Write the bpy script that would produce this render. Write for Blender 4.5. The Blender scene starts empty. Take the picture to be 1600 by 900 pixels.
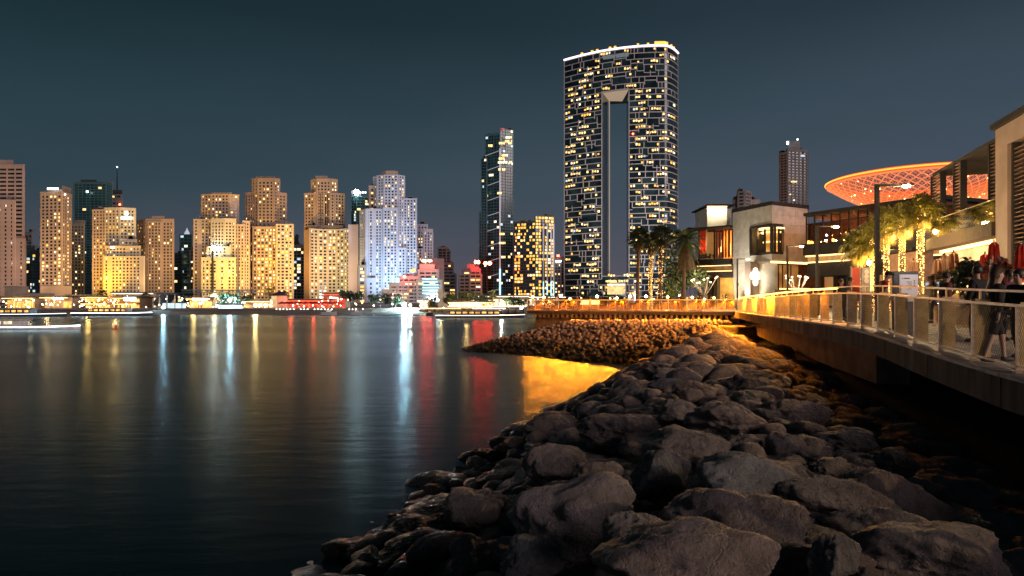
import bpy, bmesh, math, random
import numpy as np
from mathutils import Vector, Matrix, noise
R = math.radians
rng = random.Random(7)
S = bpy.context.scene
COL = S.collection
# ------------------------------------------------------------------ camera
F, HZ, EYE = 1067.0, 470.0, 4.5
cam_d = bpy.data.cameras.new("camera"); cam = bpy.data.objects.new("camera", cam_d); COL.objects.link(cam)
cam.location = (0, 0, EYE); cam.rotation_euler = (R(90), 0, 0)
cam_d.sensor_width = 36; cam_d.lens = 36 * F / 1600; cam_d.shift_y = (HZ - 450) / 1600
cam_d.clip_start = 0.1; cam_d.clip_end = 12000
S.camera = cam
S.view_settings.view_transform = 'Standard'; S.view_settings.look = 'None'
S.view_settings.exposure = 0; S.view_settings.gamma = 1; S.view_settings.use_curve_mapping = False
S.cycles.use_denoising = True
try:
    S.cycles.denoiser = 'OPENIMAGEDENOISE'; S.cycles.denoising_prefilter = 'ACCURATE'; S.cycles.denoising_input_passes = 'RGB_ALBEDO_NORMAL'
except Exception: pass
S.cycles.max_bounces = 5; S.cycles.diffuse_bounces = 2; S.cycles.glossy_bounces = 3; S.cycles.transmission_bounces = 4; S.cycles.transparent_max_bounces = 12
S.cycles.sample_clamp_indirect = 4; S.cycles.sample_clamp_direct = 0; S.cycles.caustics_reflective = False; S.cycles.caustics_refractive = False
# ------------------------------------------------------------------ world: dusk sky after sunset, dim and teal above, mauve at the horizon
W = bpy.data.worlds.new("World"); S.world = W; W.use_nodes = True
nt = W.node_tree; nt.nodes.clear()
wo = nt.nodes.new("ShaderNodeOutputWorld"); bg = nt.nodes.new("ShaderNodeBackground")
tc = nt.nodes.new("ShaderNodeTexCoord"); sx = nt.nodes.new("ShaderNodeSeparateXYZ")
nt.links.new(tc.outputs['Generated'], sx.inputs[0])
def ramp(nt, src, stops):
    r = nt.nodes.new("ShaderNodeValToRGB"); nt.links.new(src, r.inputs[0])
    e = r.color_ramp.elements
    while len(e) < len(stops): e.new(0.5)
    for i, (p, c) in enumerate(stops): e[i].position = p; e[i].color = (*c, 1)
    r.color_ramp.interpolation = 'EASE' if len(stops) == 2 else 'LINEAR'
    return r
west = ramp(nt, sx.outputs[2], [(0.0, (.098, .080, .100)), (.06, (.066, .075, .096)), (.15, (.030, .060, .076)), (.26, (.0165, .043, .055)), (.37, (.0075, .0235, .030)), (.6, (.003, .011, .015)), (1, (.002, .006, .009))])
east = ramp(nt, sx.outputs[2], [(0.0, (.138, .106, .128)), (.06, (.110, .108, .140)), (.15, (.075, .098, .134)), (.26, (.050, .077, .105)), (.37, (.027, .046, .064)), (.6, (.009, .020, .03)), (1, (.002, .006, .009))])
mr = nt.nodes.new("ShaderNodeMapRange"); mr.inputs[1].default_value = -.75; mr.inputs[2].default_value = .7; nt.links.new(sx.outputs[0], mr.inputs[0])
mx = nt.nodes.new("ShaderNodeMix"); mx.data_type = 'RGBA'
nt.links.new(mr.outputs[0], mx.inputs[0]); nt.links.new(west.outputs[0], mx.inputs[6]); nt.links.new(east.outputs[0], mx.inputs[7])
nz = nt.nodes.new("ShaderNodeTexNoise"); mz = nt.nodes.new("ShaderNodeMapping"); mz.inputs[3].default_value = (1.6, 1.6, 6); nt.links.new(tc.outputs['Generated'], mz.inputs[0]); nt.links.new(mz.outputs[0], nz.inputs[0]); nz.inputs['Scale'].default_value = 1.5; nz.inputs['Detail'].default_value = 5
rz_ = ramp(nt, nz.outputs[0], [(.3, (.93, .94, .95)), (.7, (1.08, 1.06, 1.06))]); mh = nt.nodes.new("ShaderNodeMix"); mh.data_type = 'RGBA'; mh.blend_type = 'MULTIPLY'; mh.inputs[0].default_value = 1   # thin uneven haze
nt.links.new(mx.outputs[2], mh.inputs[6]); nt.links.new(rz_.outputs[0], mh.inputs[7]); nt.links.new(mh.outputs[2], bg.inputs[0]); bg.inputs[1].default_value = .92
nt.links.new(bg.outputs[0], wo.inputs[0])
# the last light of the sunken sun low on the brighter side of the sky, weak and soft
sun_d = bpy.data.lights.new("sun", 'SUN'); sun = bpy.data.objects.new("sun", sun_d); COL.objects.link(sun)
sun_d.energy = 1.25; sun_d.angle = R(26); sun_d.color = (1, .79, .79)
sun.rotation_euler = Vector((-.70, .66, -.30)).to_track_quat('-Z', 'Y').to_euler()

# ------------------------------------------------------------------ helpers
def X(px, D): return (px - 800) / F * D
def Z(py, D): return EYE - (py - HZ) / F * D
def P(px, py, D): return Vector((X(px, D), D, Z(py, D)))

class MB:
    def __init__(s): s.v = []; s.f = []; s.m = []
    def add(s, vs, fs, m=0):
        b = len(s.v); s.v += [tuple(p) for p in vs]
        for f in fs: s.f.append(tuple(b + i for i in f)); s.m.append(m)
        return s
    def quad(s, a, b, c, d, m=0): return s.add([a, b, c, d], [(0, 1, 2, 3)], m)
    def box(s, x0, x1, y0, y1, z0, z1, m=0):
        return s.add([(x0, y0, z0), (x1, y0, z0), (x1, y1, z0), (x0, y1, z0), (x0, y0, z1), (x1, y0, z1), (x1, y1, z1), (x0, y1, z1)],
                     [(0, 3, 2, 1), (4, 5, 6, 7), (0, 1, 5, 4), (1, 2, 6, 5), (2, 3, 7, 6), (3, 0, 4, 7)], m)
    def obox(s, o, u, n, u0, u1, n0, n1, z0, z1, m=0):
        """box in a frame: origin o, along u, outward n (both horizontal unit vectors)"""
        q = lambda a, b, c: (o[0] + u[0] * a + n[0] * b, o[1] + u[1] * a + n[1] * b, c)
        return s.add([q(u0, n0, z0), q(u1, n0, z0), q(u1, n1, z0), q(u0, n1, z0), q(u0, n0, z1), q(u1, n0, z1), q(u1, n1, z1), q(u0, n1, z1)],
                     [(0, 3, 2, 1), (4, 5, 6, 7), (0, 1, 5, 4), (1, 2, 6, 5), (2, 3, 7, 6), (3, 0, 4, 7)], m)
    def prism(s, pts, z0, z1, m=0):
        n = len(pts); v = [(p[0], p[1], z0) for p in pts] + [(p[0], p[1], z1) for p in pts]
        f = [tuple(range(n - 1, -1, -1)), tuple(range(n, 2 * n))] + [(i, (i + 1) % n, n + (i + 1) % n, n + i) for i in range(n)]
        return s.add(v, f, m)
    def tube(s, pts, rad, n=6, m=0, cap=True):
        pts = [Vector(p) for p in pts]; k = len(pts)
        rads = rad if isinstance(rad, (list, tuple)) else [rad] * k
        vs = []; up0 = None
        for i, p in enumerate(pts):
            t = (pts[min(i + 1, k - 1)] - pts[max(i - 1, 0)]).normalized()
            a = up0 if up0 and abs(up0.dot(t)) < .95 else (Vector((0, 0, 1)) if abs(t.z) < .9 else Vector((1, 0, 0)))
            e1 = t.cross(a).normalized(); e2 = e1.cross(t).normalized(); up0 = e2
            for j in range(n):
                an = 2 * math.pi * j / n + math.pi / n
                vs.append(p + (e1 * math.cos(an) + e2 * math.sin(an)) * rads[i])
        fs = []
        for i in range(k - 1):
            for j in range(n):
                fs.append((i * n + j, i * n + (j + 1) % n, (i + 1) * n + (j + 1) % n, (i + 1) * n + j))
        if cap: fs += [tuple(range(n - 1, -1, -1)), tuple((k - 1) * n + j for j in range(n))]
        return s.add(vs, fs, m)
    def lathe(s, c, prof, n=12, m=0):
        vs = []; fs = []
        for r, z in prof:
            for j in range(n):
                a = 2 * math.pi * j / n; vs.append((c[0] + r * math.cos(a), c[1] + r * math.sin(a), c[2] + z))
        for i in range(len(prof) - 1):
            for j in range(n): fs.append((i * n + j, i * n + (j + 1) % n, (i + 1) * n + (j + 1) % n, (i + 1) * n + j))
        fs += [tuple(range(n - 1, -1, -1)), tuple((len(prof) - 1) * n + j for j in range(n))]
        return s.add(vs, fs, m)
    def ball(s, c, r, n=8, k=5, m=0, sz=1.0):
        return s.lathe(c, [(max(r * math.sin(math.pi * (i + .0) / k), r * .02), -r * sz * math.cos(math.pi * i / k)) for i in range(k + 1)], n, m)
    def mesh(s, name, mats, smooth=False):
        me = bpy.data.meshes.new(name); me.from_pydata(s.v, [], s.f)
        for m in (mats if isinstance(mats, (list, tuple)) else [mats]): me.materials.append(m)
        if len(me.materials) > 1: me.polygons.foreach_set('material_index', s.m)
        if smooth: me.polygons.foreach_set('use_smooth', [True] * len(me.polygons))
        me.update(); return me
    def build(s, name, mats, parent=None, smooth=False, kind=None, label=None):
        if not s.f: return None
        o = bpy.data.objects.new(name, s.mesh(name, mats, smooth)); COL.objects.link(o)
        if parent is not None:
            o.parent = parent; o.matrix_parent_inverse = Matrix.Translation(-parent.location) if not parent.rotation_euler.z else parent_inv(parent)
        if kind: o['kind'] = kind
        if label: o['label'] = label
        return o
def parent_inv(p): return Matrix.LocRotScale(p.location, p.rotation_euler, p.scale).inverted()
def link(name, me, parent=None):
    o = bpy.data.objects.new(name, me); COL.objects.link(o)
    if parent is not None: o.parent = parent
    return o
def tag(o, label=None, cat=None, group=None, kind=None):
    for k, v in (('label', label), ('category', cat), ('group', group), ('kind', kind)):
        if v: o[k] = v
    return o
def thing(name, label, cat, loc=(0, 0, 0), rz=0, group=None):
    o = bpy.data.objects.new(name, None); COL.objects.link(o)
    o.location = loc; o.rotation_euler = (0, 0, rz); o.empty_display_size = .3
    return tag(o, label, cat, group)
KIDS = {}
def copy_tree(o, loc=None, rz=None, label=None, group=None, sc=None, parent=None, kids=None):
    if kids is None:
        if not KIDS or KIDS.get('n') != len(COL.objects):
            KIDS.clear()
            for q in COL.objects:
                if q.parent: KIDS.setdefault(q.parent.name, []).append(q)
        kids = KIDS
    c = o.copy(); COL.objects.link(c)
    if parent is not None: c.parent = parent
    for ch in kids.get(o.name, []): copy_tree(ch, parent=c, kids=kids)
    if loc is not None: c.location = loc
    if rz is not None: c.rotation_euler.z = rz
    if sc is not None: c.scale = (sc, sc, sc)
    if label: c['label'] = label
    if group: c['group'] = group
    if parent is None: KIDS['n'] = -1
    return c
def lamp(kind, name, loc, energy, color, size=.1, aim=None, angle=None, blend=.6, sy=None, spread=None):
    d = bpy.data.lights.new(name, kind); o = bpy.data.objects.new(name, d); COL.objects.link(o)
    d.energy = energy; d.color = color; o.location = loc
    if kind == 'AREA':
        d.size = size
        if sy: d.shape = 'RECTANGLE'; d.size_y = sy
        if spread: d.spread = R(spread)
    else: d.shadow_soft_size = size
    if kind == 'SPOT': d.spot_size = R(angle); d.spot_blend = blend
    if aim is not None: o.rotation_euler = Vector(aim).to_track_quat('-Z', 'Y').to_euler()
    return o

# ------------------------------------------------------------------ materials
MATS = {}
def _new(name):
    m = bpy.data.materials.new(name); m.use_nodes = True
    return m, m.node_tree, m.node_tree.nodes['Principled BSDF']
def pmat(name, col, rough=.6, metal=0, var=.15, scale=2.0, bump=0, bscale=30, coords='Object', spec=.5, stretch=(1, 1, 1)):
    """plain procedural material: base colour with soft noise variation and fine relief"""
    if name in MATS: return MATS[name]
    m, t, b = _new(name); b.inputs['Roughness'].default_value = rough; b.inputs['Metallic'].default_value = metal
    b.inputs['Specular IOR Level'].default_value = spec
    c = t.nodes.new("ShaderNodeTexCoord"); mp = t.nodes.new("ShaderNodeMapping"); t.links.new(c.outputs[coords], mp.inputs[0]); mp.inputs[3].default_value = stretch
    n = t.nodes.new("ShaderNodeTexNoise"); n.inputs['Scale'].default_value = scale; n.inputs['Detail'].default_value = 5; t.links.new(mp.outputs[0], n.inputs[0])
    lo = tuple(max(0, x * (1 - var)) for x in col); hi = tuple(min(1, x * (1 + var)) for x in col)
    r = ramp(t, n.outputs[0], [(.3, lo), (.7, hi)]); t.links.new(r.outputs[0], b.inputs['Base Color'])
    if bump:
        n2 = t.nodes.new("ShaderNodeTexNoise"); n2.inputs['Scale'].default_value = bscale; n2.inputs['Detail'].default_value = 4; t.links.new(mp.outputs[0], n2.inputs[0])
        bp = t.nodes.new("ShaderNodeBump"); bp.inputs['Strength'].default_value = bump; bp.inputs['Distance'].default_value = .02
        t.links.new(n2.outputs[0], bp.inputs['Height']); t.links.new(bp.outputs[0], b.inputs['Normal'])
    MATS[name] = m; return m
def emat(name, col, strength, var=0, scale=1.0):
    if name in MATS: return MATS[name]
    m, t, b = _new(name); b.inputs['Base Color'].default_value = (*[x * .5 for x in col], 1); b.inputs['Roughness'].default_value = .5
    b.inputs['Emission Color'].default_value = (*col, 1); b.inputs['Emission Strength'].default_value = strength
    if var:
        c = t.nodes.new("ShaderNodeTexCoord"); n = t.nodes.new("ShaderNodeTexNoise"); n.inputs['Scale'].default_value = scale; t.links.new(c.outputs['Object'], n.inputs[0])
        mr = t.nodes.new("ShaderNodeMapRange"); t.links.new(n.outputs[0], mr.inputs[0]); mr.inputs[1].default_value = .3; mr.inputs[2].default_value = .7
        mr.inputs[3].default_value = strength * (1 - var); mr.inputs[4].default_value = strength * (1 + var); t.links.new(mr.outputs[0], b.inputs['Emission Strength'])
    MATS[name] = m; return m
def glassmat(name, col, rough=.08, spec=.6):
    if name in MATS: return MATS[name]
    m, t, b = _new(name); b.inputs['Base Color'].default_value = (*col, 1); b.inputs['Roughness'].default_value = rough; b.inputs['Specular IOR Level'].default_value = spec
    c = t.nodes.new("ShaderNodeTexCoord"); n = t.nodes.new("ShaderNodeTexNoise"); n.inputs['Scale'].default_value = .08; n.inputs['Detail'].default_value = 3; t.links.new(c.outputs['Object'], n.inputs[0])
    r = ramp(t, n.outputs[0], [(.35, tuple(x * .6 for x in col)), (.65, tuple(x * 1.5 for x in col))]); t.links.new(r.outputs[0], b.inputs['Base Color'])
    MATS[name] = m; return m
def clear_glass(name, tint=(.8, .85, .85), alpha=.25):
    """thin pane seen through: mostly transparent with a gloss"""
    if name in MATS: return MATS[name]
    m = bpy.data.materials.new(name); m.use_nodes = True; t = m.node_tree; t.nodes.clear()
    o = t.nodes.new("ShaderNodeOutputMaterial"); tr = t.nodes.new("ShaderNodeBsdfTransparent"); tr.inputs[0].default_value = (*tint, 1)
    g = t.nodes.new("ShaderNodeBsdfGlossy"); g.inputs['Roughness'].default_value = .05
    lw = t.nodes.new("ShaderNodeLayerWeight"); lw.inputs[0].default_value = alpha * .35
    mx = t.nodes.new("ShaderNodeMixShader"); t.links.new(lw.outputs['Fresnel'], mx.inputs[0]); t.links.new(tr.outputs[0], mx.inputs[1]); t.links.new(g.outputs[0], mx.inputs[2]); t.links.new(mx.outputs[0], o.inputs[0])
    MATS[name] = m; return m

def rock_mat(name, c1, c2, c3):
    m, t, b = _new(name)
    c = t.nodes.new("ShaderNodeTexCoord"); oi = t.nodes.new("ShaderNodeObjectInfo"); L = t.links.new
    ad = t.nodes.new("ShaderNodeVectorMath"); ad.operation = 'ADD'; L(c.outputs['Object'], ad.inputs[0])
    sc_ = t.nodes.new("ShaderNodeVectorMath"); sc_.operation = 'SCALE'; sc_.inputs[0].default_value = (17, 31, 7); L(oi.outputs['Random'], sc_.inputs['Scale']); L(sc_.outputs[0], ad.inputs[1])
    n = t.nodes.new("ShaderNodeTexNoise"); n.inputs['Scale'].default_value = 1.6; n.inputs['Detail'].default_value = 9; n.inputs['Roughness'].default_value = .65; L(ad.outputs[0], n.inputs[0])
    r = ramp(t, n.outputs[0], [(.30, c1), (.5, c2), (.72, c3)])
    # tint of its own for every rock
    rr = ramp(t, oi.outputs['Random'], [(0, (.62, .58, .60)), (.25, (1.05, .86, .80)), (.5, (.86, .86, .88)), (.72, (1.2, 1.08, 1.0)), (.9, (.70, .80, .88)), (1, (1.0, .78, .68))])
    mu = t.nodes.new("ShaderNodeMix"); mu.data_type = 'RGBA'; mu.blend_type = 'MULTIPLY'; mu.inputs[0].default_value = 1; L(r.outputs[0], mu.inputs[6]); L(rr.outputs[0], mu.inputs[7])
    # cracks and pale veins
    v = t.nodes.new("ShaderNodeTexVoronoi"); v.feature = 'DISTANCE_TO_EDGE'; v.inputs['Scale'].default_value = 2.3
    nd = t.nodes.new("ShaderNodeTexNoise"); nd.inputs['Scale'].default_value = 2.5; nd.inputs['Detail'].default_value = 5; L(ad.outputs[0], nd.inputs[0])
    ad2 = t.nodes.new("ShaderNodeVectorMath"); ad2.operation = 'MULTIPLY_ADD'; L(nd.outputs[1], ad2.inputs[0]); ad2.inputs[1].default_value = (.75, .75, .75); L(ad.outputs[0], ad2.inputs[2]); L(ad2.outputs[0], v.inputs[0])
    vr = ramp(t, v.outputs[0], [(0, (1, 1, 1)), (.035, (0, 0, 0))])
    mv = t.nodes.new("ShaderNodeMix"); mv.data_type = 'RGBA'; L(vr.outputs[0], mv.inputs[0]); L(mu.outputs[2], mv.inputs[6]); mv.inputs[7].default_value = (.34, .3, .25, 1)
    fac = t.nodes.new("ShaderNodeMath"); fac.operation = 'MULTIPLY'; fac.inputs[1].default_value = .14; L(vr.outputs[0], fac.inputs[0]); L(fac.outputs[0], mv.inputs[0])
    # tide mark: dark weed on what the sea wets
    ge = t.nodes.new("ShaderNodeNewGeometry"); sp = t.nodes.new("ShaderNodeSeparateXYZ"); L(ge.outputs['Position'], sp.inputs[0])
    az = t.nodes.new("ShaderNodeMath"); az.operation = 'MULTIPLY_ADD'; L(n.outputs[0], az.inputs[0]); az.inputs[1].default_value = -1.2; L(sp.outputs[2], az.inputs[2])
    tr = t.nodes.new("ShaderNodeMapRange"); tr.inputs[1].default_value = .05; tr.inputs[2].default_value = .85; L(az.outputs[0], tr.inputs[0])
    mt = t.nodes.new("ShaderNodeMix"); mt.data_type = 'RGBA'; L(tr.outputs[0], mt.inputs[0]); mt.inputs[6].default_value = (.022, .022, .016, 1); L(mv.outputs[2], mt.inputs[7])
    L(mt.outputs[2], b.inputs['Base Color'])
    rg = t.nodes.new("ShaderNodeMapRange"); L(tr.outputs[0], rg.inputs[0]); rg.inputs[3].default_value = .35; rg.inputs[4].default_value = .72; L(rg.outputs[0], b.inputs['Roughness'])
    n3 = t.nodes.new("ShaderNodeTexNoise"); n3.inputs['Scale'].default_value = 3.4; n3.inputs['Detail'].default_value = 12; n3.inputs['Roughness'].default_value = .7; L(ad.outputs[0], n3.inputs[0])
    s1 = t.nodes.new("ShaderNodeMath"); s1.operation = 'MULTIPLY_ADD'; L(vr.outputs[0], s1.inputs[0]); s1.inputs[1].default_value = -.06; L(n3.outputs[0], s1.inputs[2])
    bp = t.nodes.new("ShaderNodeBump"); bp.inputs['Strength'].default_value = 1; bp.inputs['Distance'].default_value = .3; L(s1.outputs[0], bp.inputs['Height']); L(bp.outputs[0], b.inputs['Normal'])
    MATS[name] = m; return m
ROCK = rock_mat("rock_limestone", (.14, .122, .118), (.29, .252, .240), (.45, .405, .385))

def water_mat():
    m = bpy.data.materials.new("sea_water"); m.use_nodes = True; t = m.node_tree; t.nodes.clear(); L = t.links.new; N = t.nodes.new
    o = N("ShaderNodeOutputMaterial"); df = N("ShaderNodeBsdfDiffuse"); df.inputs[0].default_value = (.0016, .009, .010, 1)
    gl = N("ShaderNodeBsdfGlossy"); gl.inputs[0].default_value = (.50, .60, .62, 1); fr = N("ShaderNodeFresnel"); fr.inputs[0].default_value = 1.33; mx = N("ShaderNodeMixShader")
    ge = N("ShaderNodeNewGeometry"); mp = N("ShaderNodeMapping"); L(ge.outputs['Position'], mp.inputs[0]); mp.inputs[3].default_value = (.35, 1, 1)
    n = N("ShaderNodeTexNoise"); n.inputs['Scale'].default_value = 1.3; n.inputs['Detail'].default_value = 7; n.inputs['Roughness'].default_value = .62; L(mp.outputs[0], n.inputs[0])
    n2 = N("ShaderNodeTexNoise"); n2.inputs['Scale'].default_value = .035; n2.inputs['Detail'].default_value = 4; L(mp.outputs[0], n2.inputs[0])
    mr = N("ShaderNodeMapRange"); L(n2.outputs[0], mr.inputs[0]); mr.inputs[1].default_value = .3; mr.inputs[2].default_value = .7; mr.inputs[3].default_value = .20; mr.inputs[4].default_value = .29; L(mr.outputs[0], gl.inputs['Roughness'])
    bp = N("ShaderNodeBump"); bp.inputs['Strength'].default_value = .17; bp.inputs['Distance'].default_value = .1; L(n.outputs[0], bp.inputs['Height']); L(bp.outputs[0], gl.inputs['Normal']); L(bp.outputs[0], fr.inputs['Normal'])
    L(fr.outputs[0], mx.inputs[0]); L(df.outputs[0], mx.inputs[1]); L(gl.outputs[0], mx.inputs[2]); L(mx.outputs[0], o.inputs[0]); return m
# ------------------------------------------------------------------ sea and land
SHORE = [(-7.2, -8), (-5.3, 0), (-3.7, 6), (-2.9, 11.4), (-2.0, 14.5), (-1.1, 19), (1.1, 25), (3.7, 32), (6.9, 40), (9.3, 46.3),
         (7.6, 48.2), (4.8, 51.6), (1.6, 56.5), (-1.2, 59.4), (-4.0, 61.5), (-4.3, 63.5), (-3.2, 67), (-1.6, 73), (-.5, 82)]
EDGE = [(4.2, -6, 3.25), (5.4, 0, 3.25), (6.4, 4.5, 3.25), (7.1, 7.5, 3.26), (7.62, 9.9, 3.28), (7.95, 11.3, 3.31), (8.5, 13.5, 3.38), (9.15, 15.9, 3.46), (10.05, 19, 3.57), (11.0, 23, 3.64),
        (11.95, 28, 3.65), (13.9, 36, 3.62), (17.3, 50, 3.55), (21.5, 66, 3.45)]
JET = [(21.5, 66, 3.45), (1.62, 75.5, 3.42)]
sea = MB(); sea.quad((-6000, -300, 0), (6000, -300, 0), (6000, 6000, 0), (-6000, 6000, 0))
tag(sea.build("sea_water", water_mat()), kind='structure')

SH = np.array(SHORE, float)
def shore_dist(x, y):
    """distance from the waterline, positive on land"""
    x = np.asarray(x, float); y = np.asarray(y, float)
    best = np.full(x.shape, 1e9)
    for (ax, ay), (bx, by) in zip(SH[:-1], SH[1:]):
        dx, dy = bx - ax, by - ay; tt = np.clip(((x - ax) * dx + (y - ay) * dy) / (dx * dx + dy * dy), 0, 1)
        best = np.minimum(best, np.hypot(x - ax - tt * dx, y - ay - tt * dy))
    poly = SHORE + [(60, 82), (60, -8)]
    inside = np.zeros(x.shape, bool); n = len(poly)
    for i in range(n):
        (ax, ay), (bx, by) = poly[i], poly[(i + 1) % n]
        c = ((ay > y) != (by > y)) & (x < (bx - ax) * (y - ay) / (by - ay + 1e-12) + ax); inside ^= c
    return np.where(inside, best, -best)
EDG = np.array(EDGE)
def edge_x(y): return np.interp(y, EDG[:, 1], EDG[:, 0])
def edge_z(y): return np.interp(y, EDG[:, 1], EDG[:, 2])
def sst(a, b, x): t = np.clip((x - a) / (b - a), 0, 1); return t * t * (3 - 2 * t)
def ground_z(x, y):
    d = shore_dist(x, y); sl = .34 + .2 * sst(12, 26, np.asarray(y, float))
    cap = 2.15 + .4 * sst(18, 30, np.asarray(y, float)) - .35 * sst(48, 58, np.asarray(y, float))
    sl = sl - .27 * sst(48, 54, np.asarray(y, float)); z = np.minimum(sl * d, cap + .02 * np.maximum(d - 7, 0))
    z = np.where(d < 0, .6 * d, z)
    return z - 1.15 * sst(-3.6, .2, x - edge_x(y)) * (np.asarray(y) < 62)
gx = np.arange(-14, 46, .6); gy = np.arange(-8, 84, .6); GX, GY = np.meshgrid(gx, gy); GZ = np.maximum(ground_z(GX, GY), -1.5) - .35
g = MB(); nx = len(gx)
g.v = [(float(a), float(b), float(c)) for a, b, c in zip(GX.ravel(), GY.ravel(), GZ.ravel())]
for j in range(len(gy) - 1):
    for i in range(nx - 1): g.f.append((j * nx + i, j * nx + i + 1, (j + 1) * nx + i + 1, (j + 1) * nx + i)); g.m.append(0)
tag(g.build("shore_ground", pmat("rubble", (.07, .06, .05), .9, var=.4, scale=3, bump=.6, bscale=12), smooth=True), kind='structure')
# far shore: beach and the flat city ground behind it
BE = [(-420, 214), (-150, 216), (-60, 222), (0, 236), (30, 248), (60, 262), (140, 300), (400, 420)]
be = MB()
for (a, b), (c, d) in zip(BE[:-1], BE[1:]):
    be.quad((a, b - 3, -.4), (c, d - 3, -.4), (c * 1.06, d + 13, 1.5), (a * 1.06, b + 13, 1.5))
tag(be.build("beach_sand", pmat("sand", (.21, .17, .135), .95, var=.2, scale=.3, bump=.3, bscale=3)), kind='structure')
cg = MB()
for (a, b), (c, d) in zip(BE[:-1], BE[1:]):
    cg.quad((a * 1.06, b + 13, 1.5), (c * 1.06, d + 13, 1.5), (c * 16, 6000, 2.6), (a * 16, 6000, 2.6))
tag(cg.build("city_ground", pmat("paving_far", (.16, .14, .12), .9, var=.2, scale=.1)), kind='structure')

# ------------------------------------------------------------------ boulders
def rock_mesh(name, seed, sub, sq=(1, .8, .62), rough=.16, planes=9):
    r = random.Random(seed); bm = bmesh.new(); bmesh.ops.create_icosphere(bm, subdivisions=sub, radius=1)
    pl = []
    for _ in range(planes):
        d = Vector((r.gauss(0, 1), r.gauss(0, 1), r.gauss(0, .9))).normalized(); pl.append((d, r.uniform(.55, .92)))
    off = Vector((seed * 3.1, seed * 1.7, seed * .9))
    for v in bm.verts:
        d = v.co.normalized(); s = 0
        for n, h in pl:
            c = d.dot(n)
            if c > .05: s += (c / h) ** 18
        rad = (1 + s) ** (-1 / 18)
        rad *= 1 + rough * noise.fractal(d * 1.5 + off, .9, 2.1, 4) + rough * .32 * noise.fractal(d * 5 + off, .8, 2.1, 4)
        if sub > 4: rad -= .05 * max(0, noise.fractal(d * 3.3 + off * 2, .9, 2.2, 3)) ** 1.0 - .028 * (1 - abs(noise.noise(d * 4.5 + off))) ** 6
        v.co = Vector((d.x * sq[0], d.y * sq[1], d.z * sq[2])) * rad
    me = bpy.data.meshes.new(name); bm.to_mesh(me); bm.free(); me.materials.append(ROCK)
    me.polygons.foreach_set('use_smooth', [True] * len(me.polygons)); return me
BIG = [rock_mesh("boulder", 10 + i, 5, (1, rng.uniform(.62, .92), rng.uniform(.44, .62)), rng.uniform(.13, .20), rng.randint(8, 12)) for i in range(14)]
SMALL = [rock_mesh("rock", 60 + i, 3, (1, rng.uniform(.65, .95), rng.uniform(.55, .8)), .16, rng.randint(7, 11)) for i in range(12)]
placed = []
def put_rock(me, name, x, y, z, sx, sy, sz, rot, label, cat, group):
    o = link(name, me); o.location = (x, y, z); o.rotation_euler = rot; o.scale = (sx, sy, sz); tag(o, label, cat, group); return o
# hero boulders: (px, py, width px, height px, assumed top height z, mesh, rz, tilt, label)
HERO = [
    (905, 800, 235, 150, 2.35, 0, .5, .35, "tall peaked grey boulder rising above the flat slab beside it, pale veins across its face"),
    (1150, 822, 262, 112, 2.55, 1, -.1, .05, "broad flat pinkish boulder with a lumpy top, largest slab low on the rock slope"),
    (1178, 760, 235, 90, 2.6, 2, .15, .05, "long rounded brown boulder lying directly behind the broad flat pinkish one"),
    (1035, 738, 104, 78, 2.45, 3, .3, .1, "rounded grey boulder between the tall peaked one and the long brown one"),
    (1078, 695, 150, 52, 2.5, 4, -.1, .05, "flat boulder with a rusty orange patch at its left end above the rounded grey one"),
    (1150, 658, 150, 40, 2.55, 5, .05, 0, "long low flat boulder high on the crest of the rock slope"),
    (975, 672, 140, 48, 2.1, 6, .1, .1, "wide smooth boulder on the seaward shoulder of the slope"),
    (1060, 642, 70, 38, 2.45, 7, .3, .1, "small domed grey boulder in front of the wide smooth one's upper end"),
    (1248, 646, 112, 44, 2.45, 8, -.1, 0, "half shaded flat topped boulder at the edge of the walkway's shadow"),
    (872, 722, 120, 58, 1.9, 9, .5, .3, "tilted slab of pinkish stone leaning down towards the water"),
    (752, 793, 125, 58, 1.35, 10, .4, .25, "rust red stained boulder low on the slope near the dark waterline"),
    (660, 862, 66, 56, 1.1, 11, .2, .2, "small pale rounded boulder alone near the waterline"),
    (1000, 828, 118, 66, 2.55, 12, -.2, .1, "squat boulder wedged between the tall peaked one and the broad flat one"),
    (1085, 892, 300, 70, 2.75, 13, .05, .05, "long ridged slab along the lower edge of the rock slope"),
    (1308, 872, 100, 78, 2.6, 3, .6, .1, "rough grey boulder beside the right end of the broad flat pinkish one"),
    (1398, 790, 220, 100, 2.35, 2, .2, 0, "massive dark boulder lying in the deep shade of the walkway"),
    (1410, 720, 80, 40, 2.3, 5, .1, 0, "low oblong boulder alone in the deep shade below the walkway"),
    (1475, 872, 250, 70, 2.5, 6, .15, .05, "wide dark slab with small light flecks in the deep shade"),
    (1170, 602, 74, 38, 2.55, 4, .5, .15, "dark bluish boulder with a smooth tilted face just below the lit crest"),
    (1090, 612, 84, 34, 2.35, 9, .2, .1, "low creased boulder left of the dark bluish one"),
    (835, 870, 125, 70, 2.0, 7, .5, .2, "dark angular boulder in front of the tall peaked one"),
    (935, 740, 90, 46, 2.1, 8, .4, .2, "blocky boulder behind the shoulder of the tall peaked one"),
    (1330, 690, 110, 44, 2.35, 0, .1, 0, "slanting dark boulder half lost in the walkway's shadow"),
    (735, 870, 100, 66, 1.5, 2, .8, .2, "dark wet boulder between the small pale one and the angular one"),
    (1260, 700, 120, 46, 2.45, 10, .1, .05, "flat grey boulder above the long brown one, its end in shadow"),
]
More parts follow.
